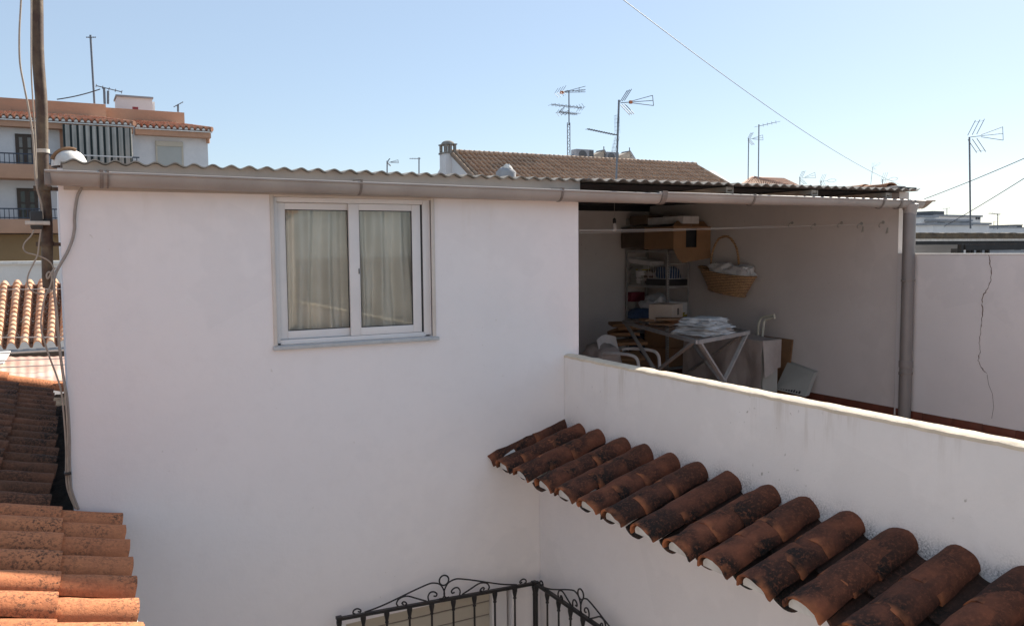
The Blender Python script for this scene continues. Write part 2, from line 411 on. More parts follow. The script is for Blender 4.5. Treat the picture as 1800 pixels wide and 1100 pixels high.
# ================================================================== WHITE HOUSE (facade, window, shuttered door)
XL, XR, YB = .025, 3.9, 11.40
house = thing('white_house', (2, Yf, GZ), 'white plastered house with a sliding window under the corrugated roof edge', 'house')
WX0, WX1, WZ0, WZ1 = 1.352, 2.545, -.668, .385      # window opening
DX0, DX1, DZ0, DZ1 = 1.80, 3.23, -4.9, -2.81        # shuttered opening
b = MB(); TW = .22
def wallrect(x0, x1, z0, z1):
    b.box((x0, Yf, z0), (x1, Yf+TW, z1))
zt = .535
xs = [XL, WX0, DX0, WX1, DX1, XR]
# facade as one sheet with two openings: build with quads on a grid and inner reveals
gx = sorted([XL, WX0, WX1, DX0, DX1, XR]); gz = sorted([GZ, DZ0, DZ1, WZ0, WZ1, zt])
def solid(x, z): return not ((WX0 < x < WX1 and WZ0 < z < WZ1) or (DX0 < x < DX1 and DZ0 < z < DZ1))
for i in range(len(gx)-1):
    for j in range(len(gz)-1):
        xa, xb, za, zb = gx[i], gx[i+1], gz[j], gz[j+1]
        if solid((xa+xb)/2, (za+zb)/2):
            for yy in (Yf, Yf+TW): b.add([(xa, yy, za), (xb, yy, za), (xb, yy, zb), (xa, yy, zb)], [(0, 1, 2, 3)])
for (x0, x1, z0, z1) in ((WX0, WX1, WZ0, WZ1), (DX0, DX1, DZ0, DZ1)):
    b.add([(x0, Yf, z0), (x1, Yf, z0), (x1, Yf+TW, z0), (x0, Yf+TW, z0)], [(0, 1, 2, 3)])
    b.add([(x0, Yf, z1), (x1, Yf, z1), (x1, Yf+TW, z1), (x0, Yf+TW, z1)], [(0, 1, 2, 3)])
    b.add([(x0, Yf, z0), (x0, Yf, z1), (x0, Yf+TW, z1), (x0, Yf+TW, z0)], [(0, 1, 2, 3)])
    b.add([(x1, Yf, z0), (x1, Yf, z1), (x1, Yf+TW, z1), (x1, Yf+TW, z0)], [(0, 1, 2, 3)])
# side and back walls, room floor
b.add([(XL, Yf, GZ), (XL, YB, GZ), (XL, YB, zt), (XL, Yf, zt)], [(0, 1, 2, 3)])
b.add([(XR, Yf, GZ), (XR, YB, GZ), (XR, YB, zt), (XR, Yf, zt)], [(0, 1, 2, 3)])
b.add([(XL, YB, GZ), (XR, YB, GZ), (XR, YB, zt), (XL, YB, zt)], [(0, 1, 2, 3)])
b.add([(XL, Yf, zt), (XR, Yf, zt), (XR, YB, zt), (XL, YB, zt)], [(0, 1, 2, 3)])
b.add([(XL, Yf+TW, -1.85), (XR, Yf+TW, -1.85), (XR, YB, -1.85), (XL, YB, -1.85)], [(0, 1, 2, 3)])
b.build('wall', M['facade'], house, fixn=False)
# mortar fascia filling the waves between wall head and sheets
PITCH = .1185
WAVE = lambda x: .0115*math.cos(2*math.pi*(x-.235)/PITCH)
def roofz(x, y): return .571+.0052*max(0, x-3.2)+.016*(y-5.9)
b = MB(); nx = 330; x0, x1 = XL+.03, XR
fr = []; 
for i in range(nx+1):
    x = x0+(x1-x0)*i/nx; zt2 = roofz(x, 5.97)+WAVE(x)-.002
    fr.append((x, zt2))
vs = [(x, 5.972, z) for x, z in fr]+[(x, 5.972, .40) for x, z in fr]; n = len(fr)
b.add(vs, [(i, i+1, n+i+1, n+i) for i in range(n-1)])
b.add([(x, 5.998, z) for x, z in fr]+[(x, 5.998, .40) for x, z in fr], [(i, i+1, n+i+1, n+i) for i in range(n-1)])
b.add([(x0, 5.972, .40), (x0, 5.972, fr[0][1]), (x0, 5.998, fr[0][1]), (x0, 5.998, .40), (x1, 5.972, .40), (x1, 5.972, fr[-1][1]), (x1, 5.998, fr[-1][1]), (x1, 5.998, .40)], [(0, 1, 2, 3), (4, 5, 6, 7), (0, 3, 7, 4)])
b.build('fascia', M['mortar'], house, fixn=False)

# ---- sliding window
b = MB()
for a_ in (((1.326, 5.988, -.668), (1.352, 6.02, .403)), ((2.545, 5.988, -.668), (2.574, 6.02, .403)), ((1.352, 5.988, .385), (2.545, 6.02, .403))): b.box(*a_, bev=.004)
win = b.build('window_surround', M['surround'], house)
tag(win, 'cream rendered band around the sliding window')
WY = 6.028
fr_ = MB()
fr_.box((1.352, WY, -.655), (1.382, WY+.075, .385), bev=.003); fr_.box((2.488, WY, -.655), (2.545, WY+.075, .385), bev=.003)
fr_.box((1.382, WY, .352), (2.497, WY+.075, .385), bev=.003); fr_.box((1.382, WY, -.668), (2.497, WY+.08, -.632), bev=.003)
fr_.box((1.382, WY-.012, -.660), (2.497, WY, -.650)); 
wfr = fr_.build('window', M['alu'], house)
def sash(x0, x1, y, lw, rw, name):
    f_ = MB(); z0, z1 = -.630, .350; t = .026
    f_.box((x0, y, z0), (x0+lw, y+t, z1), bev=.004); f_.box((x1-rw, y, z0), (x1, y+t, z1), bev=.004)
    f_.box((x0+lw, y+.002, z1-.048), (x1-rw, y+t-.002, z1), bev=.003); f_.box((x0+lw, y+.002, z0), (x1-rw, y+t-.002, z0+.058), bev=.003)
    f_.box((x0+lw-.004, y-.003, z0+.02), (x0+lw, y, z1-.02))
    s_ = f_.build('sash', M['alu'], wfr)
    g_ = MB(); g_.box((x0+lw-.006, y+.010, z0+.050), (x1-rw+.006, y+.015, z1-.040)); g_.build('glass', M['glass'], wfr)
    e_ = MB(); w = .006
    for q in (((x0+lw, y+.004, z0+.058), (x0+lw+w, y+.009, z1-.048)), ((x1-rw-w, y+.004, z0+.058), (x1-rw, y+.009, z1-.048)), ((x0+lw+w, y+.004, z1-.048-w), (x1-rw-w, y+.009, z1-.048)), ((x0+lw+w, y+.004, z0+.058), (x1-rw-w, y+.009, z0+.058+w))): e_.box(*q)
    e_.build('seal', M['alu_dark'], wfr)
sash(1.384, 1.945, WY+.040, .062, .035, 'l')
sash(1.906, 2.474, WY+.008, .078, .070, 'r')
k_ = MB(); k_.box((2.476, WY+.004, -.63), (2.486, WY+.03, .35)); k_.build('gap', M['alu_dark'], wfr)
k_ = MB(); k_.box((1.972, WY+.003, -.17), (1.980, WY+.008, -.13), bev=.002); k_.build('latch', M['alu_dark'], wfr)
k_ = MB(); k_.box((1.318, 5.968, -.697), (2.592, 6.05, -.669), bev=.005); k_.build('window_sill', M['sill'], house)
def curtain(x0, x1, y, ph, amp=.040):
    B = MB()
    def fn(u, v):
        z = .40-1.15*v; x = x0+(x1-x0)*u
        w = amp*(math.sin(u*21+ph+1.5*math.sin(v*2+ph))+.45*math.sin(u*47+ph*2+v))*(.6+.6*v)
        return (x+.02*math.sin(v*2.2+u*5+ph)*v, y+w+.01*math.sin(v*5+u*9), z)
    B.grid(fn, 140, 24); return B
curtain(1.37, 1.93, 6.17, .4).build('curtain', M['curtain'], house, fixn=False)
curtain(1.97, 2.53, 6.165, 2.1).build('curtain', M['curtain'], house, fixn=False)
# ---- shuttered opening under the railing
b = MB(); zz = DZ1; nsl = 10
bottom = [-3.30]
while zz > -3.235:
    b.box((DX0+.005, 6.085, zz-.112), (DX1-.17, 6.100, zz-.008), bev=.004); zz -= .115
shb = b.build('roller_shutter', M['shutter'], house)
b = MB(); b.box((DX0+.005, 6.092, -3.22), (DX1-.17, 6.102, DZ1-.01)); b.build('backing', M['bracket'], shb)
b = MB(); b.box((2.86, 6.070, -3.15), (2.90, 6.085, -3.11), bev=.006); b.build('stopper', M['bracket'], shb)
b = MB(); b.box((DX1-.17, 6.04, DZ0), (DX1-.03, 6.16, DZ1-.005), bev=.004); b.box((2.42, 6.14, DZ0), (2.47, 6.18, DZ1-.1)); b.box((DX0, 6.14, DZ0), (DX0+.06, 6.18, DZ1-.1))
b.build('door_frame', M['alu'], house)
b = MB(); b.box((DX0, 6.19, DZ0), (DX1, 6.20, DZ1)); b.build('door_pane', M['dark_glass'], house)

oh = thing('opposite_bounce_wall', (-1, -1.4, GZ), 'unseen cream house wall added across the courtyard to bounce sunlight, mirrored in the window', 'house')  # added out of view to bounce warm sunlight onto the shaded facade
b = MB(); b.box((-7, -2.2, GZ), (3.4, -1.5, .62)); b.build('wall', simple('cream_render', (.84, .74, .64), (.8, .70, .60), 1.2, .95), oh)
b = MB(); b.box((-7.1, -2.3, .621), (3.45, -1.42, .70)); b.build('coping', M['tile_left'], oh)
# ================================================================== TERRACE, PARAPET, SIDE WALL, STOREROOM
XP0, XP1, ZP = 3.755, 3.862, -.887
TZ = -1.85; XS = 8.05; YBK = 10.4
par = thing('parapet_wall', (3.8, 2, GZ), 'white parapet wall with a sunlit rough coping running towards the terrace corner', 'wall')
b = MB(); b.box((XP0, -3, -1.74), (XP1, Yf-.002, ZP-.012)); b.build('upper_wall', M['parapet'], par)
b = MB(); 
def capfn(u, v):
    y = -3+8.998*u; x = XP0-.004+(XP1-XP0+.008)*v+.006*fbm((y*7, v, 2))*(1 if v in (0, 1) else 0)
    return (x, y, ZP-.012+.012*math.sin(math.pi*min(1, max(0, v*1.0)))**.25+.005*fbm((x*8, y*9, 0)))
b.grid(capfn, 260, 5, thick=(0, 0, -.018)); b.build('coping', M['cap'], par)
b = MB(); b.box((3.50, -3, GZ), (3.9, Yf-.002, -1.745)); b.build('lower_wall', M['lowerwall'], par)
b = MB(); b.box((3.865, -3, TZ-.2), (XS, YBK, TZ)); tag(b.build('terrace_floor', M['terracotta']), kind='structure')
# tall wall of the storeroom + low side wall with the crack
sw = thing('storeroom_wall', (XS, 8.2, TZ), 'shaded beige side wall behind the wicker basket with clothesline hooks', 'wall')
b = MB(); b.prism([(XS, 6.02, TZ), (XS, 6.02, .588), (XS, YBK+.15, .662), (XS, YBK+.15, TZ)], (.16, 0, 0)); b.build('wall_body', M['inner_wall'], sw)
b = MB(); b.box((XS-.012, 6.02, TZ), (XS-.0005, YBK, TZ+.078)); b.build('skirting', M['skirt'], sw)
bw = thing('storeroom_rear_wall', (6, YBK, TZ), 'dim rear wall of the roofed storage corner, left of the metal shelf', 'wall')
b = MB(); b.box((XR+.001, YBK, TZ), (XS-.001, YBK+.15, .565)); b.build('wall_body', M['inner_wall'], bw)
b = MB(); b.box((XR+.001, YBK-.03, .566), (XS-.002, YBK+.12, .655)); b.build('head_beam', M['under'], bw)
lw = thing('cracked_wall', (XS, 2.5, TZ), 'low beige terrace wall with a long vertical crack, right of the downpipe', 'wall')
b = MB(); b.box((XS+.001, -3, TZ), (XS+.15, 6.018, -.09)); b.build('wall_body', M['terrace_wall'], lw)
b = MB(); b.box((XS-.004, -3, -.0895), (XS+.158, 6.018, -.078), bev=.003); b.build('coping', M['mortar_white'], lw)
b = MB()
ys = 5.99
while ys > -3:
    b.box((XS-.012, ys-.325, TZ), (XS+.0005, ys, TZ+.078+random.uniform(-.002, .002)), bev=.003); ys -= .33
b.build('skirting', M['skirt'], lw)
ck = [(1738, 448), (1741, 462), (1743, 478), (1741, 495), (1735, 508), (1727, 522), (1727, 545), (1725, 570), (1722, 592), (1722, 618), (1720, 633), (1727, 648), (1736, 658)]
ck2 = [(1736, 658), (1738, 675), (1745, 692), (1746, 715), (1744, 735)]
b = MB(); pts = []
for i in range(len(ck)-1):
    for k in range(5):
        t = k/5; u = ck[i][0]*(1-t)+ck[i+1][0]*t+random.uniform(-1.4, 1.4); v = ck[i][1]*(1-t)+ck[i+1][1]*t; pts.append(onX(u, v, XS-.0005))
for i in range(len(pts)-1): b.tube([pts[i], pts[i+1]], random.uniform(.0015, .0048), 5)
pts = [onX(u+random.uniform(-1, 1), v, XS+.0) for u, v in ck2]
b.tube(pts, .0018, 5)
b.build('crack', M['crack'], lw)

# ================================================================== CORRUGATED ROOF
rf = thing('corrugated_roof', (4, 5.9, .57), 'grey corrugated fibre cement roof over the white house and open storeroom', 'roof')
def corr(x0, x1, y0, y1):
    B = MB(); n_ = int((x1-x0)/PITCH*12)
    def fn(u, v):
        x = x0+(x1-x0)*u; y = y0+(y1-y0)*v
        return (x, y+(.010*noise.noise(Vector((x*9, 0, 1)))+.006*noise.noise(Vector((x*40, 0, 1))) if v == 0 else 0), roofz(x, y)+WAVE(x)+.003*noise.noise(Vector((x*1.2, 0, 0))))
    B.grid(fn, n_, 6, thick=(0, 0, .0075)); return B
corr(XL+.02, 3.92, 5.925, YB+.05).build('roof_sheet', M['sheet'], rf)
corr(3.925, 8.175, 5.86, YBK+.2).build('roof_sheet', M['sheet'], rf)
b = MB()
for u in (1279, 1428, 1558):
    p = onY(u, 340, 5.93)
    b.box((p.x-.045, 5.9, .505), (p.x+.045, 5.915, .520)); b.box((p.x-.045, 5.9, .520), (p.x-.030, 6.9, .562)); b.box((p.x+.030, 5.9, .520), (p.x+.045, 6.9, .562)); b.box((p.x-.028, 5.905, .535), (p.x+.028, 6.9, .562))
b.build('rafter_end', M['sheet_light'], rf)
# dark timber lining closing the roof above the storeroom
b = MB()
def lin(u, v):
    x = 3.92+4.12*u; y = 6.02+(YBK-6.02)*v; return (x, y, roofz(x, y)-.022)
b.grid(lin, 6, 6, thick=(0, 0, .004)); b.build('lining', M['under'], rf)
# verge tiles over the storeroom side wall
vt = thing('verge_tiles', (8.12, 6, .62), 'short run of orange lichen-spotted ridge tiles at the right end of the corrugated roof', 'roof tiles')
b = MB(); y = 7.9
while y > 6.45:
    tile(b, (8.09, y, .652+random.uniform(-.004, .004)), (0, -1, 0), (1, 0, 0), (0, 0, 1), .40, .085, .10, .035, .05, True, rough_=.012); y -= .34
b.build('cap_tiles', M['tile_verge'], vt)
b = MB(); b.box((8.02, 6.03, .600), (8.17, 8.2, .655), bev=.01); b.build('mortar_bed', M['mortar'], vt)
b = MB(); b.box((7.9, 5.90, .614), (8.17, 6.0, .628), bev=.003); b.build('verge_board', M['under'], vt)

# white-washed half round cap at the left end and the bird-like lump further right
cp = thing('whitewashed_ridge_cap', onY(122, 285, 6.35), 'whitewashed half-round cap with peeling brown rim at left end of the roof', 'roof cap')
c0 = onY(123, 292, 6.35)
def dome(B, c, rx, ry, rz, seed, n1=28, n2=12, k=.04):
    vs = []; fs = []
    for j in range(n2+1):
        th = math.pi/2*j/n2
        for i in range(n1):
            ph = 2*math.pi*i/n1; d = Vector((math.cos(ph)*math.cos(th), math.sin(ph)*math.cos(th), math.sin(th)))
            s_ = 1+k*noise.noise(d*2.3+Vector((seed, 0, 0)))
            vs.append(Vector(c)+Vector((d.x*rx, d.y*ry, d.z*rz))*s_)
    for j in range(n2):
        for i in range(n1): fs.append((j*n1+i, j*n1+(i+1) % n1, (j+1)*n1+(i+1) % n1, (j+1)*n1+i))
    B.add(vs, fs, (.5, .5, .5), True)
def arch(B, c, w, h, ydep, wob=0.):
    n_ = 22; pl = []
    for i in range(n_+1):
        a = math.pi*i/n_; k = 1+wob*noise.noise(Vector((a*2, 4, 0)))
        pl.append(Vector((c.x-math.cos(a)*w*k, c.y, c.z+math.sin(a)*h*k)))
    B.prism(pl, (0, ydep, 0))
wd = .112
b = MB(); dome(b, c0+Vector((0, .10, 0)), wd, .16, .122, 2, k=.05); b.build('cap_body', M['mortar_white'], cp)
b = MB()
pts = [c0+Vector((-math.cos(a)*wd*1.0, -.03, math.sin(a)*.118)) for a in [math.pi*(.12+.5*i/9) for i in range(10)]]
b.tube([p+Vector((0, .06, 0)) for p in pts], .012, 7); b.build('peeling_rim', M['wood'], cp)
cp = thing('roof_vent_cap', onY(888, 305, 6.6), 'grey rounded cap with a white patch poking above the corrugated roof', 'roof cap')
c0 = onY(889, 313, 6.5)
b = MB(); dome(b, c0, .082, .12, .100, 5, k=.10)
b.build('cap_body', simple('grey_render', (.36, .36, .37), (.27, .27, .28), 10, .9, b=.6), cp)
b = MB(); dome(b, c0+Vector((.004, -.02, .068)), .040, .06, .048, 9, k=.2); b.build('white_patch', M['mortar_white'], cp)

# ================================================================== GUTTER AND DOWNPIPE
gt = thing('rain_gutter', (4, 5.85, .42), 'long grey half-round rain gutter under the corrugated roof edge', 'gutter')
def gutter(x0, x1, z0, z1, yc, r, name, endcaps=(True, True)):
    B = MB(); n_ = 16
    def pr(x, z):
        out = []; inn = []
        for i in range(n_+1):
            a = math.pi+math.pi*i/n_
            out.append((x, yc+math.cos(a)*r, z+math.sin(a)*r*1.25)); inn.append((x, yc+math.cos(a)*(r-.004), z+math.sin(a)*(r-.004)*1.25))
        return out+inn[::-1]
    m_ = 40; rows = []
    vs = []
    for k in range(m_+1):
        f = k/m_; x = x0+(x1-x0)*f; z = z0+(z1-z0)*f+.0015*math.sin(x*3)
        vs += pr(x, z)
    w = 2*(n_+1); fs = []
    for k in range(m_):
        for i in range(w): fs.append((k*w+i, k*w+(i+1) % w, (k+1)*w+(i+1) % w, (k+1)*w+i))
    for e, k in ((endcaps[0], 0), (endcaps[1], m_)):
        if e: fs.append(tuple(k*w+i for i in range(n_+1)))
    B.add(vs, fs, (.5, .5, .5), True)
    # rolled lip
    B.tube([(x0, yc-r-.003, z0-.002), ((x0+x1)/2, yc-r-.003, (z0+z1)/2-.002), (x1, yc-r-.003, z1-.002)], .0085, 8)
    return B.build(name, M['gutter'], gt)
gutter(-.045, 4.63, .500, .470, 5.868, .068, 'gutter_trough')
gutter(4.60, 8.18, .482, .482, 5.864, .064, 'gutter_trough', (True, False))
# outlet end flaring out over the pipe
b = MB()
b.lathe((7.995, 5.845, .335), [(.066, 0), (.068, .04), (.082, .075), (.085, .11), (.081, .112), (.066, .06), (.06, 0)], 24); b.build('outlet', M['gutter'], gt)
b = MB(); n_ = 14; vs = []; fs = []
for k in range(7):
    f = k/6; x = 8.18+.15*f; r = .064*(1-.5*f**2.2); zc = .482+.004*f
    for i in range(n_+1):
        a = math.pi+math.pi*i/n_; vs.append((x, 5.864+math.cos(a)*(.064), zc+math.sin(a)*r*1.35*(1-f**3*.8)))
for k in range(6):
    for i in range(n_): fs.append((k*(n_+1)+i, k*(n_+1)+i+1, (k+1)*(n_+1)+i+1, (k+1)*(n_+1)+i))
b.add(vs, fs, (.5, .5, .5), True)
b.tube([(8.18, 5.797, .48), (8.335, 5.797, .484)], .0085, 8); b.build('gutter_end', simple('stained_gutter_end', (.34, .25, .19), (.2, .14, .1), 7, .7), gt)
def hook(x, z, flip=1, wide=.02, big=0.):
    B = MB(); r = .074+big; pts = []
    for i in range(15):
        a = math.pi+math.pi*1.0*i/14; pts.append(Vector((x+flip*.0*i, 5.866+math.cos(a)*r, z+math.sin(a)*r*1.25)))
    pts = [Vector((x, 5.866-r-.002, z+.014))]+pts
    for i in range(len(pts)-1):
        B.bar(pts[i], pts[i+1], wide, .006, (0, pts[i].y-5.866, pts[i].z-z))
    B.bar((x, 5.79, z+.012), (x, 5.99, z+.02), wide, .005)
    return B.build('gutter_bracket', M['bracket'], gt)
hook(.264, .500, wide=.020); hook(.300, .500, wide=.012); hook(1.93, .494, wide=.016); hook(3.62, .481, wide=.018); hook(4.66, .482, wide=.055, big=.004); hook(5.72, .484, wide=.02); hook(7.52, .484, wide=.02); hook(7.80, .484, wide=.03)
b = MB(); b.box((-.047, 5.797, .412), (-.012, 5.94, .502), bev=.01); b.build('end_cap', M['bracket'], gt)
dp = thing('downpipe', (7.97, 5.83, TZ), 'thick grey plastic downpipe at the end of the gutter, in front of the beige walls', 'downpipe')
b = MB(); b.tube([(7.97, 5.83, TZ), (7.97, 5.83, -.6), (7.975, 5.835, .2), (7.99, 5.845, .345)], .064, 24); b.build('pipe', M['pipe'], dp)
for v in (493, 656):
    b = MB(); z = onX(1593, v, 7.97).z
    b.lathe((7.97, 5.83, z-.011), [(.064, 0), (.070, 0), (.070, .022), (.064, .022)], 24); b.box((8.03, 5.80, z-.011), (8.05, 5.86, z+.011)); b.box((7.875, 5.815, z-.009), (7.91, 5.845, z+.009)); b.build('pipe_clamp', M['bracket'], dp)
b = MB(); b.lathe((7.97, 5.83, TZ+.55), [(.0645, 0), (.070, .005), (.070, .07), (.0645, .075)], 24); b.build('socket', M['pipe'], dp)

# ================================================================== TILED CANOPY ON THE PARAPET WALL
cn = thing('tile_canopy', (3.4, 4, -1.7), 'sloping canopy of mossy dark brown barrel tiles fixed below the parapet', 'tile canopy')
Bc = MB(); Bp = MB(); Bm = MB(); Bh = MB()
dn = Vector((-(.755), 0, -.262)).normalized(); nn = Vector((-dn.z*-1, 0, dn.x*-1)); nn = Vector((dn.z, 0, -dn.x)); sd = Vector((0, 1, 0))
if nn.z < 0: nn = -nn
ys = [6.0-.02]
y = 5.80
cols = [6.03, 5.773, 5.486, 5.152, 4.877, 4.583, 4.296, 3.986, 3.66, 3.366, 3.06, 2.75, 2.42, 2.10, 1.78, 1.46, 1.14]
for ci, y in enumerate(cols):
    o = Vector((3.775, y-.0, -1.43))-nn*.085
    tot = .80; 
    wv = random.uniform(-.006, .006)
    lens = [random.uniform(.30, .36), random.uniform(.27, .33)]
    st = [0, lens[0]-.10, lens[0]+lens[1]-.20]
    w0 = .101 if y < 5.9 else .075
    offs = random.uniform(-.03, .03)
    for k in range(3):
        s0 = st[k]; L = (tot-s0 if k == 2 else .36)
        lift = .018-.0*k
        tile(Bc, o+dn*(s0+offs*(k > 0))+nn*(.0+.010*(2-k)*-1+.02)+sd*random.uniform(-.006, .006), (dn+nn*.022).normalized(), sd, nn, L-offs*(k == 2), w0, w0+.015, .084, .092, True, t=.013, seg=12, rough_=.015)
    if ci < len(cols)-1:
        ym = (y+cols[ci+1])/2
        op = Vector((3.76, ym, -1.43))-nn*.082
        for k in range(2):
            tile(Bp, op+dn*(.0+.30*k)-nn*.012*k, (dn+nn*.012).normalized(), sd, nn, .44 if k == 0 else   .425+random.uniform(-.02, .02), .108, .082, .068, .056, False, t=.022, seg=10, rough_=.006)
    e = o+dn*(tot-.025)
    n_ = 10; pl = [e+sd*(-math.cos(math.pi*i/n_)*.094)+nn*(.018+math.sin(math.pi*i/n_)*.074) for i in range(n_+1)]
    Bm.prism(pl, -dn*.20)
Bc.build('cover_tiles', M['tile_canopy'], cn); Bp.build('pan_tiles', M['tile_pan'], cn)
Bm.bar((3.24, 6.0, -1.80), (3.24, .9, -1.80), .04, .03)
Bm.build('eave_mortar', M['mortar_white'], cn)
b = MB(); b.prism([(3.76, -1, -1.738), (3.76, -1, -1.62), (3.28, -1, -1.79), (3.30, -1, -1.84), (3.50, -1, -1.80)], (0, 6.99, 0)); b.build('mortar_bed', M['lowerwall'], cn)

# ================================================================== LEFT TILED ROOF
lr = thing('left_tile_roof', (-1, 6, -2), 'orange barrel tile roof falling towards the courtyard at the lower left', 'roof')
sl = R(16); dn = Vector((math.cos(sl), 0, -math.sin(sl))); nn = Vector((math.sin(sl), 0, math.cos(sl))); sd = Vector((0, 1, 0))
P0 = Vector((.305, 0, -1.699))
B1 = MB(); B2 = MB(); B3 = MB(); B4 = MB()
yy = 5.86+.0
rows = [5.86, 5.60, 5.30, 4.975, 4.655, 4.34, 4.02, 3.70, 3.38, 3.06, 2.74]
for ri, y in enumerate(rows):
    e = P0+Vector((0, y, 0))-nn*.078+dn*(random.uniform(-.010, .010)-.022*(5.86-y))
    s = 0; k = 0
    while s < 3.2:
        L = .40 if k == 0 else .46
        vis = .355 if k == 0 else .36
        top = e-dn*(s+vis+(.05))
        tile(B1, top+nn*(.004*random.uniform(-1, 1)), (dn+nn*.03).normalized(), sd, nn, vis+.05, .082, .100, .070, .084, True, t=.013, seg=12, rough_=.006)
        s += vis; k += 1
    if ri < len(rows)-1:
        ym = (y+rows[ri+1])/2
        for k in range(7):
            tile(B2, P0+Vector((0, ym, 0))-nn*.068-dn*(.42*k+.46+.02), dn, sd, nn, .45, .112, .098, .060, .055, False, t=.013, seg=8)
        B3.box((.20, ym+.07, -1.80), (.265, ym+.25, -1.745), bev=.015)
# upper part beyond the facade line, eave set back
XE = -.105; PE = Vector((XE, 0, -1.699+(.305-XE)*math.tan(sl)))
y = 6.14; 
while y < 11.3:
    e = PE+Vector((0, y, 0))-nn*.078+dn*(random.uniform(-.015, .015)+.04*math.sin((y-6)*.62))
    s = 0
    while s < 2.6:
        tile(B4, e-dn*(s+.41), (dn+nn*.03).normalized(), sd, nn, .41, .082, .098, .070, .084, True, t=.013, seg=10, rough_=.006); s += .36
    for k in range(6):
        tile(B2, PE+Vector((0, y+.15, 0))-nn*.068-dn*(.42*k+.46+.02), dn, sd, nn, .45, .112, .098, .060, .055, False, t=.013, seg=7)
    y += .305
B1.build('cover_tiles', M['tile_left'], lr); tag(B4.build('cover_tiles', M['tile_lichen'], lr), 'older tiles darkened by lichen beside the house wall'); B2.build('pan_tiles', M['tile_lichen'], lr); B3.build('eave_mortar', M['mortar_white'], lr)
b = MB()
for k in range(4):
    s0 = Vector((.0, 11.42, PE.z+.02))-dn*(-.0+.62*k)-nn*.10
    tile(b, s0-dn*.62, (dn+nn*.02).normalized(), sd, nn, .66, .095, .115, .085, .10, True, t=.014, seg=12, rough_=.006)
b.build('verge_caps', M['tile_left'], lr)
b = MB(); b.prism([(-4, 2.4, -1.699+.305*.287-.18+4*.287), (.24, 2.4, -1.86), (.24, 2.4, -2.2), (-4, 2.4, -2.2)], (0, 3.58, 0)); b.prism([(-4, 5.99, -.60), (-.20, 5.99, -1.73), (-.20, 5.99, -2.2), (-4, 5.99, -2.2)], (0, 5.5, 0)); b.build('roof_deck', M['mortar'], lr)
b = MB(); b.box((-4, 2.4, GZ), (.12, 5.98, -2.201)); b.box((-4, 5.985, GZ), (-.12, 11.6, -2.201)); b.build('wall', M['ext_white'], lr)
b = MB()
def gf(u, v):
    x = -.20+.222*u; y = 6.0+6.3*v; return (x, y, -1.83+.03*fbm((x*9, y*5, 0), 1))
b.grid(gf, 8, 120, thick=(0, 0, -.05)); b.build('choked_gutter', M['moss_black'], lr)

# ================================================================== RAILINGS (wrought iron)
def zoomp(x, y): return (560+x/6.6667, 1000+y/6.6667)
RY = 5.88
half = [
 [(540, 528), (720, 435), (920, 343), (1100, 255), (1280, 175), (1350, 160), (1420, 175), (1462, 230), (1475, 290), (1455, 340), (1418, 372)],
 [(1290, 375), (1283, 318), (1308, 272), (1350, 262), (1385, 283), (1378, 312), (1350, 312)],
 [(1262, 378), (1150, 340), (1060, 315), (1000, 318), (940, 348), (913, 400), (932, 450)],
 [(1010, 445), (1034, 420), (1022, 388), (995, 380), (978, 398), (995, 412)],
 [(430, 552), (404, 512), (415, 478), (455, 460), (492, 476), (490, 498), (462, 493)],
]
def rail_h(x):  # rail line height in the facade plane
    a = onY(592, 1085, RY); c = onY(940, 1022, RY); return a.z+(c.z-a.z)*(x-a.x)/(c.x-a.x)
RX0, RX1 = onY(596, 1085, RY).x, 3.375
ringc = onY(*zoomp(1470, 128), RY)
curves = []
for cv in half:
    pts = []
    for q in cv:
        p = onY(*zoomp(*q), RY); pts.append((p.x-ringc.x, max(0.004, p.z-rail_h(p.x))))
    curves.append(pts)
ring_h = ringc.z-rail_h(ringc.x); ring_r = .040
def railing(P, label, length, centre, nb, mirror=False):
    """P(s, h) gives the world point at distance s along the rail, height h over it"""
    t = thing('iron_railing', P(length/2, -.95), label, 'railing', 'wrought iron railings of the courtyard corner')
    B = MB()
    up_ = Vector((0, 0, 1)); a = P(0, -.012); c = P(length, -.012)
    B.bar(a, c, .030, .022); B.build('top_rail', M['iron'], t)
    B = MB(); B.bar(P(0, -.93), P(length, -.93), .03, .02); B.build('bottom_rail', M['iron'], t)
    for k in range(nb+1):
        s = length*k/nb; post = k in (0, nb)
        q = MB(); top = P(s, -.022); bot = P(s, -.925)
        r = .013 if post else .0085
        q.tube([top, bot], r, 10)
        q.lathe(P(s, -.115), [(r, 0), (.014, .006), (.014, .016), (.011, .02), (.016, .045), (.021, .07), (.021, .092)], 12)
        q.lathe(P(s, -.52), [(r, -.05), (.016, -.02), (.02, 0), (.016, .02), (r, .05)], 10)
        if post: q.box(P(s, -.015)-Vector((.022, .022, .0)), P(s, -.015)+Vector((.022, .022, .022)), bev=.004)
        q.build('baluster', M['iron'], t)
    B = MB()
    for sg in (1, -1):
        for pts in curves:
            wp = [P(centre+sg*x*SC, h) for x, h in pts]
            B.tube(spline(wp, 5), .0062, 7)
    rp = [P(centre+ring_r*math.cos(a_), ring_h+ring_r*math.sin(a_)) for a_ in [2*math.pi*i/24 for i in range(25)]]
    B.tube(rp, .0065, 7); B.build('scroll_crest', M['iron'], t)
    return t
SC = 1.0
LEN1 = RX1-RX0
railing(lambda s, h: Vector((RX0+s, RY, rail_h(RX0+s)+h)), 'black wrought iron railing with scrolls in front of the cream roller shutter', LEN1, ringc.x-RX0, 9)
zr = rail_h(RX1)
ring2 = onX(1020, 1040, RX1)
LEN2 = 2*(RY-ring2.y)*1.0
SC = max(.5, min(1., (RY-ring2.y)/(ringc.x-RX0)*1.0))
SC = min(SC, 1.)
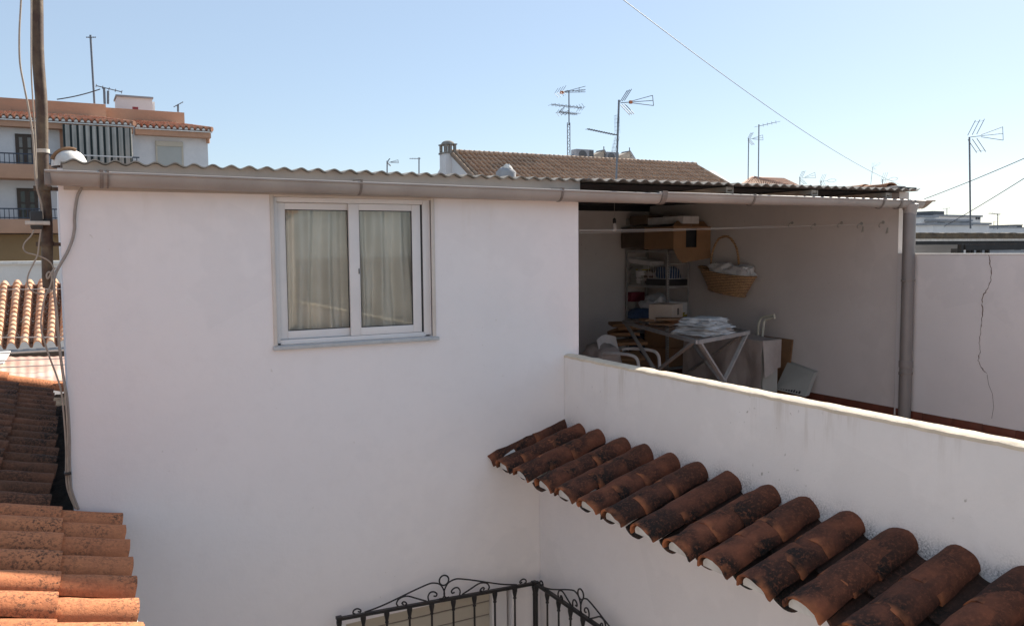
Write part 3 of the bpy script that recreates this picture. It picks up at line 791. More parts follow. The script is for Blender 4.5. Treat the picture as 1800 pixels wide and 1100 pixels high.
railing(lambda s, h: Vector((RX1+.004, RY-.03-s, zr+.006+h)), 'black wrought iron railing running towards the camera below the tile canopy', LEN2, RY-ring2.y-.03, 8)

# ================================================================== POLE, BOX, CABLES on the left
pl_ = thing('rusty_mast', onY(85, 500, 6.15), 'tall rusty brown pole clamped to the left corner of the white house', 'pole')
PT, PB = onY(61, -60, 6.15), onY(86, 506, 6.15)
b = MB(); pts = [PT.lerp(PB, i/20)+Vector((.004*math.sin(i*.9), 0, 0)) for i in range(21)]
b.tube(pts, .036, 16, r2=.033); b.build('pole', M['rust_pole'], pl_)
for (v, nm, mt, rr, hh) in ((262, 'tape_band', 'tape', .039, .012), (487, 'clamp', 'rust_pole', .038, .012), (328, 'clamp', 'rust_pole', .043, .014), (427, 'clamp', 'rust_pole', .042, .014), (384, 'clamp', 'black_plastic', .038, .008)):
    f = (v+60)/566; p = PT.lerp(PB, f); q = MB()
    q.lathe(p-Vector((0, 0, hh)), [(.030, 0), (rr, 0), (rr, 2*hh), (.030, 2*hh)], 16)
    if v in (328, 427): q.box((p.x+.02, p.y-.014, p.z-hh), (.04, p.y+.014, p.z+hh*.6)); q.box((p.x-.062, p.y-.02, p.z-hh), (p.x-.02, p.y+.02, p.z+hh))
    q.build(nm, M[mt], pl_)
jb = thing('junction_box', onY(63, 402, 6.08), 'black junction box strapped to the rusty pole with pale tape', 'box')
a = onY(51, 350, 6.07); c = onY(76, 403, 6.07)
b = MB(); b.box((a.x, 6.04, c.z), (c.x, 6.12, onY(60, 385, 6.07).z+.05), bev=.012); b.build('casing', M['black_plastic'], jb)
p = onY(64, 392, 6.05); b = MB(); b.box((p.x-.062, 6.032, p.z-.012), (p.x+.075, 6.2, p.z+.012), bev=.004); b.build('strap', M['tape'], jb)
def cable(pts, r, mat, name, label, Y=6.0, cat='cable', group=None):
    P = spline([onY(u, v, Y if len(q) == 0 else q[0]) for u, v, *q in pts], 7)
    B = MB(); B.tube(P, r, 8); return tag(B.build(name, M[mat], None), label, cat, group)
cable([(39, -60), (37, 0), (34, 60), (35, 110), (42, 150), (50, 190), (57, 235), (60, 275), (62, 310), (66, 335), (73, 360), (75, 385)], .0055, 'cable', 'cable', 'pale cable hanging left of the rusty pole down to the junction box', 6.06)
cable([(55, -60), (55, 0), (55, 120), (58, 180), (62, 240), (64, 300), (66, 330)], .0045, 'cable', 'cable', 'thin pale cable running tight along the left side of the rusty pole', 6.09)
cable([(60, 403), (55, 414), (44, 426), (41, 436), (47, 444), (62, 448), (80, 455), (90, 463), (94, 473), (92, 486)], .0045, 'cable', 'cable', 'beige cable looping left from under the junction box back to the pole', 6.06)
cable([(72, 403), (69, 425), (66, 448), (58, 465), (50, 482), (48, 496), (53, 508), (64, 515), (80, 516), (90, 510), (94, 500)], .0045, 'cable', 'cable', 'beige cable dropping from the junction box in a deep loop over the tiles', 6.05)
cable([(144, 330), (137, 343), (133, 362), (131, 385), (131, 402), (127, 422), (118, 444), (107, 463), (98, 480), (93, 497), (88, 508)], .0095, 'conduit', 'conduit', 'thick grey conduit curving down the upper left corner of the white wall', 5.975)
cable([(97, 470), (90, 480), (84, 490), (82, 483), (87, 478), (91, 488), (89, 502), (80, 520), (74, 545), (72, 575), (78, 600), (88, 630), (100, 662), (108, 690), (113, 740), (116, 790), (116, 830), (119, 860), (132, 893)], .0055, 'cable', 'cable', 'beige cable swinging from the pole foot down the house corner', 5.955)
cable([(96, 478), (95, 505), (98, 540), (102, 585), (107, 630), (113, 672), (118, 700), (122, 760), (122.5, 810), (123, 835), (126, 862), (138, 895)], .0085, 'conduit', 'conduit', 'grey conduit dropping straight down beside the house corner to the tiles', 5.962)
cable([(93, 488), (100, 545), (104, 600), (110, 655), (115, 700), (118.5, 760), (119.5, 830), (123, 862), (134, 894)], .005, 'cable', 'cable', 'thin beige cable between the two grey lines at the house corner', 5.95)
p = onY(119.5, 832, 5.94); b = MB(); b.box((p.x-.022, 5.93, p.z-.008), (p.x+.02, 5.99, p.z+.008), bev=.004); tag(b.build('cable_clip', M['black_plastic']), 'small black clip holding the cables to the lower house corner', 'clip')

# ================================================================== STOREROOM CONTENTS
sh = thing('metal_shelf', (7.8, 10, TZ), 'grey slotted metal shelving unit in the dark storage corner', 'shelf')
SX0, SX1 = 7.58, 7.98; SY0 = onX(1173, 500, SX0).y; SY1 = 10.34
zs = [onX(1173, 440, SX0).z, onX(1173, 503, SX0).z, onX(1173, 566, SX0).z-.02, -1.70]
for (x, y) in ((SX0, SY0), (SX1, SY0), (SX0, SY1), (SX1, SY1)):
    q = MB(); sx = 1 if x == SX0 else -1; sy = 1 if y == SY0 else -1
    q.box((min(x, x+sx*.032), y-.001*sy, TZ), (max(x, x+sx*.032), y+sy*.003, zs[0]+.005)) if True else None
    q.box((x-.0015, min(y, y+sy*.032), TZ), (x+.0015, max(y, y+sy*.032), zs[0]+.005)); q.build('upright', M['rack'], sh)
q = MB(); z = TZ+.03
while z < zs[0]:
    q.box((SX0+.010, SY0-.0035, z), (SX0+.020, SY0-.001, z+.018)); z += .036
q.build('slot_holes', M['alu_dark'], sh)
for z in zs:
    q = MB(); q.box((SX0+.004, SY0+.004, z-.004), (SX1-.004, SY1-.004, z)); q.box((SX0+.004, SY0+.003, z-.034), (SX1-.004, SY0+.006, z-.0045)); q.box((SX0+.002, SY0+.006, z-.034), (SX0+.005, SY1-.006, z-.0045)); q.build('shelf_board', M['rack'], sh)
def xbox(u0, v0, u1, v1, X, depth, name, mat, label, cat, rotz=0, bev=.006, group=None):
    """box whose side facing -X spans the given picture area on plane X"""
    a = onX(u0, v0, X); c = onX(u1, v1, X); y0, y1 = sorted((a.y, c.y)); z0, z1 = sorted((a.z, c.z))
    B = MB(); B.box((X, y0, z0), (X+depth, y1, z1), bev=bev); return tag(B.build(name, M[mat]), label, cat, group)
def lump(c, s, name, mat, label, cat, seed=0, k=.25, group=None, flat=.35):
    B = MB(); bm = bmesh.new(); bmesh.ops.create_icosphere(bm, subdivisions=4, radius=1)
    vs = []
    for v in bm.verts:
        d = v.co.normalized(); r = 1+k*fbm(d*1.7+Vector((seed*3.1, 0, 0)), 1, 4)
        # squarish, flattened base
        p = Vector([math.copysign(abs(x)**.75, x) for x in d])*r
        if p.z < -flat: p.z = -flat-(p.z+flat)*-.08
        vs.append(Vector(c)+Vector((p.x*s[0], p.y*s[1], (p.z+flat)*s[2])))
    B.add(vs, [[v.index for v in f.verts] for f in bm.faces], (.5, .5, .5), True); bm.free()
    return tag(B.build(name, M[mat]), label, cat, group)
def stack(c, sx, sy, h, n_, name, mat, label, cat, jit=.02, rz=0):
    B = MB(); z = c[2]; t = h/n_
    for i in range(n_):
        tt = t*random.uniform(.6, 1.35); r_ = Matrix.Rotation(rz+random.uniform(-.12, .12), 3, 'Z')
        jx, jy = random.uniform(-jit, jit), random.uniform(-jit, jit); w = random.uniform(.88, 1.05)
        cc = Vector((c[0]+jx, c[1]+jy, z+tt/2)); B.box(cc-Vector((sx*w/2, sy*w/2, tt*.46)), cc+Vector((sx*w/2, sy*w/2, tt*.46)), rot=r_, bev=tt*.35); z += tt
    return tag(B.build(name, M[mat]), label, cat)
zt_ = zs[0]
# top of shelf
xbox(1092, 436.5, 1183, 397, SX0-.10, .46, 'cardboard_box', 'cardboard_dark', 'big dark cardboard box lying on top of the metal shelf', 'box')
xbox(1107, 396, 1137, 378, SX0-.06, .3, 'cardboard_box', 'cardboard_dark', 'small dull box on the big dark box, left of the white one', 'box')
xbox(1138.5, 396, 1201, 379.5, SX0-.07, .28, 'flat_box', 'white_goods', 'flat whitish box on top of the big dark cardboard box', 'box')
xbox(1083, 396.4, 1106, 384, SX0+.04, .2, 'carton', 'panel_grey', 'greyish carton at the far left end of the top pile', 'box')
xbox(1084, 436.5, 1095, 400, SX0+.06, .25, 'cardboard_box', 'cardboard_dark', 'narrow upright box behind the red tin on the shelf top', 'box')
t = thing('red_tin', onX(1085, 437, SX0+.02), 'dark red tin with a rounded lid at the left end of the shelf top', 'tin')
c = onX(1085, 437, SX0+.06)
b = MB(); b.box((c.x-.10, c.y-.17, c.z), (c.x+.12, c.y+.13, c.z+.14), bev=.02); b.build('body', M['red'], t)
b = MB(); b.lathe((c.x, c.y-.02, c.z+.141), [(.095, 0), (.09, .04), (.06, .075), (.02, .09)], 16); b.build('lid', M['red'], t)
b = MB(); b.box((c.x-.103, c.y-.09, c.z+.045), (c.x-.1005, c.y+.03, c.z+.10)); b.build('tin_label', M['paper'], t)
# open cardboard box with flaps
ob = thing('open_cardboard_box', onX(1215, 440, SX0), 'open brown cardboard box with a flap hanging down at the right end of shelf top', 'box')
SYS = SY0; SY0 = 8.94
A = onY(1184, 398, SY0-.02); C = onY(1249, 437, SY0-.02); z0 = C.z; z1 = A.z
b = MB(); x0, x1 = A.x, C.x; yb = SY0+.62
b.box((x0, SY0-.02, z0), (x0+(x1-x0)*.33, SY0-.012, z1)); b.box((x0+(x1-x0)*.62, SY0-.02, z0), (x1, SY0-.012, z1)); b.box((x0+(x1-x0)*.33, SY0-.018, z0), (x0+(x1-x0)*.62, SY0-.012, z0+.02)); b.box((x0+(x1-x0)*.33, SY0-.018, z1-.03), (x0+(x1-x0)*.62, SY0-.012, z1))
b.box((x0, SY0-.012, z0), (x0+.006, yb, z1)); b.box((x1-.006, SY0-.012, z0), (x1, yb, z1)); b.box((x0+.006, yb-.006, z0), (x1-.006, yb, z1)); b.box((x0+.006, SY0-.012, z0-.002), (x1-.006, yb, z0+.004))
b.build('body', M['cardboard'], ob)
b = MB(); b.prism([(x0+.0, SY0-.02, z0), (x1, SY0-.02, z0), (x1-.03, SY0-.06, z0-.13), (x0+.12, SY0-.07, z0-.19), (x0+.04, SY0-.06, z0-.13)], (0, .005, 0)); b.build('flap', M['cardboard'], ob)
b = MB(); b.prism([(x0-.01, SY0-.02, z1), (x1-.05, SY0-.02, z1), (x1-.02, SY0+.10, z1+.07), (x0+.15, SY0+.10, z1+.075)], (0, 0, .005)); b.build('flap', M['cardboard'], ob)
b = MB(); b.box((x0+.01, SY0+.04, z0+.006), (x1-.01, yb-.01, z1-.01)); b.build('contents', M['alu_dark'], ob); SY0 = SYS
# upper shelf goods
def zshelf(i): return zs[i]
stack((SX0+.16, 10.12, zs[1]), .26, .34, .36, 13, 'paper_stack', 'panel_grey', 'tall pile of old magazines at the far left of the upper shelf', 'papers')
xbox(1098, 465, 1119, 452, SX0+.05, .2, 'carton', 'white_goods', 'pale carton on the pile behind the white bucket', 'box')
stack((SX0+.15, 9.83, zs[1]), .22, .2, .22, 7, 'book_pile', 'cardboard_dark', 'short brown pile of books beside the white bucket', 'books')
bk = thing('white_bucket', onX(1133, 498, SX0+.12), 'white plastic bucket on the upper shelf in front of the magazine pile', 'bucket')
c = onX(1133, 500, SX0+.14); c.z = zs[1]
b = MB(); b.lathe(c, [(.095, 0), (.12, .02), (.135, .20), (.14, .205), (.13, .21), (.0, .21)], 24); b.build('body', M['white_goods'], bk)
b = MB(); b.lathe(c+Vector((0, 0, .211)), [(.14, 0), (.142, .012), (.12, .03), (.0, .032)], 24); b.build('lid', M['yellow'], bk)
wb = thing('wire_basket', onX(1180, 487, SX0+.1), 'white wire basket of dark blue things on the upper shelf', 'basket')
b = MB(); bx0, bx1, by0, by1, bz0, bz1 = SX0+.02, SX1-.02, SY0+.02, SY0+.46, zs[1]+.10, zs[1]+.31
for k in range(9):
    f = k/8
    b.tube([(bx0, by0+(by1-by0)*f, bz1), (bx0+.01, by0+(by1-by0)*f, bz0)], .0028, 6); 
    b.tube([(bx0+(bx1-bx0)*f, by0, bz1), (bx0+(bx1-bx0)*f, by0+.01, bz0)], .0028, 6)
for z in (bz0, bz1): b.tube([(bx0, by0, z), (bx1, by0, z), (bx1, by1, z), (bx0, by1, z), (bx0, by0, z)], .0045, 6)
b.build('wires', M['white_goods'], wb)
lump(((bx0+bx1)/2, (by0+by1)/2, bz0+.0), (.15, .18, .13), 'blue_bundle', 'blue_cloth', 'dark blue bundle sitting inside the wire basket', 'bundle', 3)
b = MB(); b.box((SX0+.01, SY0+.01, zs[1]), (SX1-.01, SY0+.50, zs[1]+.095), bev=.008); tag(b.build('storage_tray', M['black_plastic']), 'black tray under the wire basket on the upper shelf', 'tray')
# middle shelf goods
stack((SX0+.16, 10.1, zs[2]), .28, .36, .17, 3, 'folded_blankets', 'black_plastic', 'black folded blankets at the left of the middle shelf', 'blankets', .01)
xbox(1088, 530, 1110, 514, SX0+.04, .25, 'red_box', 'red', 'dark red box above the black blankets on the middle shelf', 'box')
xbox(1081, 541, 1116, 531, SX0+.03, .3, 'folded_towel', 'panel_grey', 'grey-green folded towel under the dark red box', 'towel')
lump((SX0+.10, 9.72, zs[2]+.06), (.18, .24, .24), 'plastic_bag', 'plastic_bag', 'crumpled white plastic bag bulging from the middle shelf', 'bag', 1, .3)
b = MB(); b.box((SX0+.02, SY0+.01, zs[2]+.12), (SX1-.02, SY0+.34, zs[2]+.30), rot=Matrix.Rotation(.06, 3, 'Y'), bev=.015); tag(b.build('white_box', M['white_goods']), 'white box right of the plastic bag on the middle shelf', 'box')
lump((SX1-.14, SY0+.12, zs[2]+.085), (.18, .12, .05), 'yellow_bag', 'yellow', 'yellow bag squeezed under the white box', 'bag', 2, .2)
b = MB(); b.box((SX0+.10, SY0+.02, zs[2]), (SX1-.01, SY0+.40, zs[2]+.085), bev=.01); tag(b.build('navy_box', M['navy']), 'navy box at the bottom right of the middle shelf', 'box')
stack((SX0+.15, 9.62, zs[1]), .2, .14, .16, 5, 'magazine_pile', 'white_goods', 'short pile of pale magazines behind the wire basket', 'papers')
stack((SX1-.15, 10.05, zs[1]), .2, .5, .26, 8, 'magazine_pile', 'cardboard', 'brown-backed magazine pile at the rear of the upper shelf', 'papers')
stack((SX0+.15, 9.98, zs[2]+.19), .24, .3, .10, 3, 'folded_cloths', 'drape', 'folded greyish cloths on the black blankets', 'cloths')
lump((SX0+.12, 9.60, zs[2]+.05), (.13, .13, .16), 'cloth_bundle', 'white_goods', 'small pale cloth bundle beside the front upright of the middle shelf', 'bundle', 21, .3)
lump((SX0+.13, 9.86, zs[1]+.06), (.10, .15, .13), 'cloth_bundle', 'drape', 'greyish cloth bundle between the bucket and the magazine pile', 'bundle', 22, .3)
b = MB(); b.box((SX0+.01, 9.75, zs[1]+.30), (SX0+.25, 10.28, zs[1]+.37), rot=Matrix.Rotation(.08, 3, 'X'), bev=.006); tag(b.build('long_carton', M['white_goods']), 'long pale carton laid over the magazine piles just under the top board', 'box')
# low shelf goods
b = MB(); b.box((SX0+.02, SY0+.02, -1.42), (SX1-.02, SY0+.55, -1.12), bev=.008); b.box((SX0+.02, SY0+.02, -1.698), (SX1-.02, SY0+.55, -1.425), bev=.02); tag(b.build('brown_carton', M['cardboard']), 'brown carton on the lowest shelf behind the folding rack', 'box')
b = MB(); b.box((SX0+.03, SY0+.62, -1.698), (SX1-.02, SY1-.03, -1.30), bev=.02); tag(b.build('navy_crate', M['navy']), 'navy crate on the lowest shelf at the far left', 'crate')
# hanging bulb and strings
hb = thing('hanging_bulb', onY(1080, 352, 9.2), 'light bulb in a black socket hanging from the storeroom roof', 'lamp')
a = onY(1080, 352, 8.6); a.z = .60; c = onY(1080, 384, 8.6)
b = MB(); b.tube([a, c], .0025, 6); b.build('flex', M['wire'], hb)
b = MB(); b.lathe(c-Vector((0, 0, .06)), [(.018, 0), (.022, .01), (.02, .05), (.008, .065)], 14); b.build('socket', M['black_plastic'], hb)
b = MB(); b.lathe(c-Vector((0, 0, .16)), [(.006, 0), (.026, .012), (.034, .035), (.03, .06), (.016, .09), (.014, .1)], 16); b.build('bulb', M['white_goods'], hb)
a = onY(1214.5, 358, 8.9); a2 = Vector((a.x, a.y, .61)); c = onY(1215, 398, 8.9)
b = MB(); b.tube([a2, c], .002, 6); tag(b.build('hanging_string', M['wire']), 'pale string hanging from the roof in front of the open cardboard box', 'string')

# clotheslines and hooks
hk = [(1393, 392), (1433, 395), (1480, 392), (1515, 393), (1553, 391)]
lab = ['leftmost wall hook, where the clotheslines end', 'second wall hook from the left on the shaded side wall', 'middle one of the five clothesline hooks on the side wall', 'fourth wall hook, above a small hanging peg', 'wall hook nearest to the downpipe']
hp = []
for (u, v), L_ in zip(hk, lab):
    p = onX(u, v, XS); B = MB()
    B.tube(spline([(XS+.01, p.y, p.z), (XS-.03, p.y, p.z), (XS-.055, p.y+.01, p.z-.02), (XS-.05, p.y+.02, p.z-.045), (XS-.03, p.y+.02, p.z-.05)], 5), .0042, 7)
    B.lathe((XS-.008, p.y, p.z), [(.018, 0), (.018, .008)], 12, axis=(1, 0, 0)); tag(B.build('wall_hook', M['panel_grey']), L_, 'hook', 'clothesline hooks on the side wall'); hp.append(p)
for (v0, tgt, lab_, sag) in ((405.5, hk[1], 'upper clothesline stretched across the open storeroom', .03), (409.5, hk[0], 'lower clothesline stretched across the open storeroom', .035), (404.8, hk[4], 'long clothesline reaching the hook nearest the downpipe', .02)):
    a = onX(1017, v0, XR); e = onX(tgt[0], tgt[1]+2, XS-.04); P = []
    for i in range(25):
        f = i/24; p = a.lerp(e, f); p.z -= sag*4*f*(1-f)*.5; P.append(p)
    B = MB(); B.tube(P, .0016, 6); tag(B.build('clothesline', M['wire']), lab_, 'clothesline')
B = MB()
for (u, v) in ((1517, 403), (1560, 405)):
    p = onX(u, v, XS-.02); q = MB(); q.box(p-Vector((.006, .006, .03)), p+Vector((.006, .006, .03)), bev=.003); q.bar(p+Vector((0, .004, .02)), p+Vector((0, .02, -.035)), .006, .006)
    tag(q.build('clothes_peg', M['panel_grey']), 'clothes peg hanging below the %s hook' % ('fourth wall' if u < 1540 else 'hook nearest the downpipe, last wall'), 'peg')

# wicker basket on the side wall
bs_ = thing('wicker_basket', onX(1275, 520, 7.9), 'wicker basket with a tall hoop handle hanging on the side wall', 'basket')
def wk(th, t):  # t 0 bottom .. 1 rim ; boat shaped basket seen from the side
    L, Wd, H = .52, .17, .34
    k = .62+.38*t
    cx_, cy_ = onX(1277, 505, 7.86).x, onX(1277, 505, 7.86).y
    zc = onX(1277, 516, 7.86).z
    y = math.cos(th)*L*k; x = math.sin(th)*Wd*k
    rim = .025*abs(math.cos(th))**2
    tilt = -.10*math.cos(th)*-1
    return Vector((cx_+x, cy_+y, zc+H*.80*t+rim*t+y*.12))
b = MB(); b.grid(lambda u, v: wk(2*math.pi*u, v), 64, 14, smooth=True)
b.grid(lambda u, v: wk(2*math.pi*u, .0)*v+(wk(0, 0)+wk(math.pi, 0))/2*(1-v), 64, 3)
b.build('body', M['wicker'], bs_, fixn=False)
b = MB()
for t_ in (1.0, .06): b.tube([wk(2*math.pi*i/60, t_) for i in range(61)], .013, 8)
b.build('rim', M['wicker'], bs_)
b = MB(); pc = (wk(0, 1)+wk(math.pi, 1))/2; hpts = []
for i in range(21):
    a_ = math.pi*i/20; hpts.append(Vector((pc.x, pc.y+math.cos(a_)*.27+.04, pc.z-.0+math.sin(a_)**.8*.47)))
b.tube(hpts, .014, 8); b.tube([p+Vector((.014*math.cos(i*1.2), .0, .014*math.sin(i*1.2))) for i, p in enumerate(hpts)], .008, 6); b.build('handle', M['wicker'], bs_)
lump(pc+Vector((0, -.27, -.07)), (.12, .20, .11), 'crumpled_cloth', 'plastic_bag', 'whitish crumpled cloth in the right half of the wicker basket', 'cloth', 7, .35)
lump(pc+Vector((0, .06, -.03)), (.12, .24, .10), 'crumpled_cloth', 'paper', 'pale crumpled cloth under the handle of the wicker basket', 'cloth', 11, .35)

# folding rack with crossed legs
rk = thing('folding_rack', (6.3, 7.5, TZ), 'grey folding clothes rack with crossed legs standing behind the parapet', 'rack')
RZ = -.93
A = onZ(1096, 566, RZ); Bq = onZ(1226, 601, RZ); C = onZ(1316, 584, RZ); D = A+C-Bq
b = MB()
for p, q in ((A, Bq), (Bq, C), (C, D), (D, A)): b.bar(p, q, .036, .04)
b.build('top_frame', M['rack'], rk)
b = MB()
for k in range(1, 12):
    f = k/12; b.tube([A.lerp(D, f), Bq.lerp(C, f)], .005, 6)
b.build('rods', M['rack'], rk)
def fl(p): return Vector((p.x, p.y, TZ))
for p, q in ((A, Bq), (Bq, A), (Bq, C), (C, Bq), (D, C), (C, D)):
    g = MB(); a = p.lerp(q, .04)+Vector((0, 0, -.01)); e = fl(q).lerp(fl(p), .04)
    g.bar(a, e, .038, .024); g.build('leg', M['rack'], rk)
# things on the rack
t0 = A.lerp(D, .5)
lin_ = thing('folded_linen', onZ(1246, 588, RZ+.03), 'untidy pile of folded white linen on the folding rack', 'linen')
c = onZ(1243, 588, RZ+.03)+Vector((.10, .18, 0)); zl = c.z
for k in range(9):
    tt = .009+.012*random.random(); rz_ = Matrix.Rotation(.35+random.uniform(-.10, .10), 3, 'Z'); w_, l_ = .56*(1-.035*k)*random.uniform(.94, 1.05), .50*(1-.03*k); ox, oy = random.uniform(-.03, .03), random.uniform(-.03, .03); sd_ = k*3.7
    def sheet_fn(u, v, top):
        a_ = u*2-1; b_ = v*2-1
        edge = max(abs(a_), abs(b_))
        p = rz_@Vector((a_*w_/2*(1+.07*fbm((b_*2, sd_, 1))), b_*l_/2*(1+.08*fbm((a_*2, sd_, 5))), 0))
        z = zl+(tt if top else 0)*(1-edge**6)**.5+.010*fbm((a_*2.2, b_*2.2, sd_))-.030*max(0, edge-.78)*(1+fbm((a_*3, b_*3, sd_)))
        return (c.x+ox+p.x, c.y+oy+p.y, z)
    g = MB(); g.grid(lambda u, v: sheet_fn(u, v, True), 26, 22); g.grid(lambda u, v: sheet_fn(u, v, False), 26, 22); g.build('folded_sheet', M['paper'], lin_, fixn=False); zl += tt+.005
bx_ = thing('painted_box', onZ(1168, 570, RZ+.02), 'beige box with a dark mark standing on the folding rack', 'box')
c = onZ(1168, 573, RZ+.02)+Vector((.15, .15, 0))
b = MB(); b.box((c.x-.17, c.y-.14, c.z), (c.x+.17, c.y+.16, c.z+.25), rot=Matrix.Rotation(.5, 3, 'Z'), bev=.012); b.build('body', simple('beige_card', (.52, .40, .31), (.45, .34, .26), 6, .8), bx_)
b = MB(); b.box((c.x-.02, c.y-.1435, c.z+.12), (c.x+.03, c.y-.1415, c.z+.2), rot=Matrix.Rotation(.5, 3, 'Z'), pivot=(c.x, c.y+.01, c.z)); b.build('mark', M['wood_dark'], bx_)
lump(onZ(1133, 565, RZ+.02)+Vector((.1, .15, .03)), (.16, .22, .09), 'blue_blanket', 'blue_cloth', 'blue folded blanket at the left end of the folding rack', 'blanket', 4, .18)
b = MB(); c = onZ(1160, 574, RZ+.02)
for k in range(6):
    r_ = Matrix.Rotation(random.uniform(-.6, .6), 3, 'Z'); q = c+Vector((random.uniform(-.05, .35), random.uniform(-.45, .35), .035+.012*k)); b.box(q-Vector((.16, .10, .012)), q+Vector((.16, .10, .012)), rot=r_, bev=.004)
tag(b.build('wood_offcuts', M['wood']), 'loose wooden offcuts spread on the folding rack under the beige box', 'offcuts')
# plastic chair and heap at the left
ch = thing('plastic_chair', onZ(1100, 655, TZ), 'white plastic garden armchair left of the folding rack', 'chair')
c = onX(1108, 618, 5.9); cz = TZ
cc = Vector((c.x, c.y, cz)); rz = Matrix.Rotation(R(205), 3, 'Z')
def L3(x, y, z): return cc+rz@Vector((x, y, z))
b = MB(); b.box(cc+Vector((-.23, -.23, .40)), cc+Vector((.23, .23, .435)), rot=rz, pivot=cc, bev=.015); b.build('seat', M['white_goods'], ch)
for x in (-1, 1):
    for y in (-1, 1):
        g = MB(); g.tube([L3(x*.21, y*.20, .41), L3(x*.25, y*.26, 0)], .022, 8, r2=.017); g.build('leg', M['white_goods'], ch)
    g = MB(); g.tube(spline([L3(x*.25, .24, .02), L3(x*.26, .25, .45), L3(x*.26, .22, .60), L3(x*.26, .10, .64), L3(x*.26, -.15, .64), L3(x*.24, -.24, .62)], 6), .019, 8); g.build('armrest', M['white_goods'], ch)
b = MB(); b.grid(lambda u, v: L3((u-.5)*.44, -.22-.10*v-.03*math.cos((u-.5)*3), .42+.36*v+.04*math.sin(u*math.pi)*v), 12, 8, thick=rz@Vector((0, -.012, 0))); b.build('backrest', M['white_goods'], ch)
lump(Vector((onX(1058, 622, 5.7).x, onX(1058, 622, 5.7).y, -1.45)), (.22, .24, .24), 'white_sack', 'drape', 'pale rounded sack beside the chair at the left end of the storage', 'sack', 12, .12)
hc = onX(1098, 600, 6.5)
b = MB()
for k in range(9):
    r_ = (Matrix.Rotation(random.uniform(-.7, .7), 3, 'Z') @ Matrix.Rotation(random.uniform(-.35, .35), 3, 'X')); q = Vector((hc.x+random.uniform(-.25, .3), hc.y+random.uniform(-.25, .4), -1.58+.07*k)); b.box(q-Vector((.2, .14, .02)), q+Vector((.2, .14, .02)), rot=r_, bev=.004)
tag(b.build('cardboard_heap', M['cardboard']), 'untidy heap of torn cardboard behind the plastic chair', 'cardboard')
b = MB(); b.box((hc.x-.35, hc.y-.4, TZ), (hc.x+.4, hc.y+.5, -1.6), bev=.02); tag(b.build('dark_trunk', M['black_plastic']), 'black trunk under the heap of torn cardboard', 'trunk')
# draped furniture
df = thing('covered_furniture', (7.3, 7.6, TZ), 'low furniture under a brownish dust sheet behind the folding rack', 'furniture')
dx0, dx1 = 7.22, 7.52; a = onX(1203, 640, dx0).y; e = onX(1341, 620, dx0).y
ya, yb = e, a; ztop = onX(1300, 592, dx0).z
def drape(u, v):
    # u along Y from near to far, v from top back edge over the front to the hem
    y = ya+(yb-ya)*u
    if v < .35: x = dx1-(dx1-dx0)*(v/.35); z = ztop+.02*math.sin(y*5)+.015*fbm((x*3, y*3, 0))
    else:
        f = (v-.35)/.65; hem = -.60-.10*math.sin(u*9)
        x = dx0-.03*f-.03*math.sin(y*9+1.5*f)*f-.015*fbm((y*6, f*2, 3)); z = ztop+hem*f+.02*math.sin(y*5)*(1-f)
    return (x, y, z)
b = MB(); b.grid(drape, 60, 34, thick=(.004, 0, .004))
def drape2(u, v):
    x = dx0-.0+(dx1-dx0)*u; f = v
    return (x, ya-.02*f-.03*math.sin(x*14)*f, ztop-(.40+.05*math.sin(x*9))*f+.015*math.sin(ya*5)*(1-f))
b.grid(drape2, 24, 18, thick=(0, .004, 0)); b.build('dust_sheet', M['drape'], df)
b = MB(); b.box((dx0+.03, ya+.03, -1.75), (dx1-.03, yb-.03, ztop-.03)); b.build('body', M['panel_grey'], df)
for (x, y) in ((dx0+.05, ya+.05), (dx1-.05, ya+.05), (dx0+.05, yb-.05), (dx1-.05, yb-.05)):
    g = MB(); g.box((x-.02, y-.02, TZ), (x+.02, y+.02, -1.7501)); g.build('leg', M['white_goods'], df)
# crutch like bent pipes
cr = thing('bent_pipes', onX(1338, 590, 7.6), 'pair of cream bent plastic pipes rising behind the dust sheet', 'pipes')
for k, q in enumerate(([(1330, 620), (1332, 590), (1334, 568), (1339, 558), (1350, 556), (1361, 554)], [(1338, 620), (1340, 590), (1343, 567), (1347, 561), (1356, 559), (1362, 558)])):
    b = MB(); b.tube(spline([onX(u, v, 7.75-.03*k) for u, v in q], 6), .017, 10); b.build('pipe', M['cream_pipe'], cr)
a, c = onX(1316, 588, 7.96), onX(1386, 640, 7.96)
b = MB(); b.prism([(7.93, c.y, TZ), (7.93, a.y, TZ), (8.02, a.y, a.z), (8.02, c.y, a.z-.01)], (.022, 0, 0)); tag(b.build('wooden_panel', M['wood']), 'brown wooden panel leaning on the side wall behind the dust sheet', 'panel')
# tilted grey panel with dark marks
gp = thing('printed_panel', onX(1395, 695, 7.9), 'grey-green tilted box panel with small dark marks leaning at the wall foot', 'box')
q = [onX(1384, 637, 7.97), onX(1431, 655, 7.97), onX(1415, 697, 7.80), onX(1362, 684, 7.72)]
b = MB(); b.prism(q, (.07, 0, .01)); b.build('panel', M['panel_grey'], gp)
nrm = (q[1]-q[0]).cross(q[3]-q[0]).normalized(); nrm = nrm if nrm.x < 0 else -nrm
def onp(s_, t_): return q[0].lerp(q[1], s_).lerp(q[3].lerp(q[2], s_), t_)+nrm*.003
b = MB(); 
def patch(s0, s1, t0_, t1_): b.add([onp(s0, t0_), onp(s1, t0_), onp(s1, t1_), onp(s0, t1_)], [(0, 1, 2, 3)])
patch(.50, .56, .50, .66); patch(.58, .63, .50, .66)
for k in range(9): s0 = .08+.085*k; patch(s0, s0+.05+.02*random.random(), .88-.05*random.random(), .95); 
b.build('dark_marks', M['alu_dark'], gp, fixn=False)

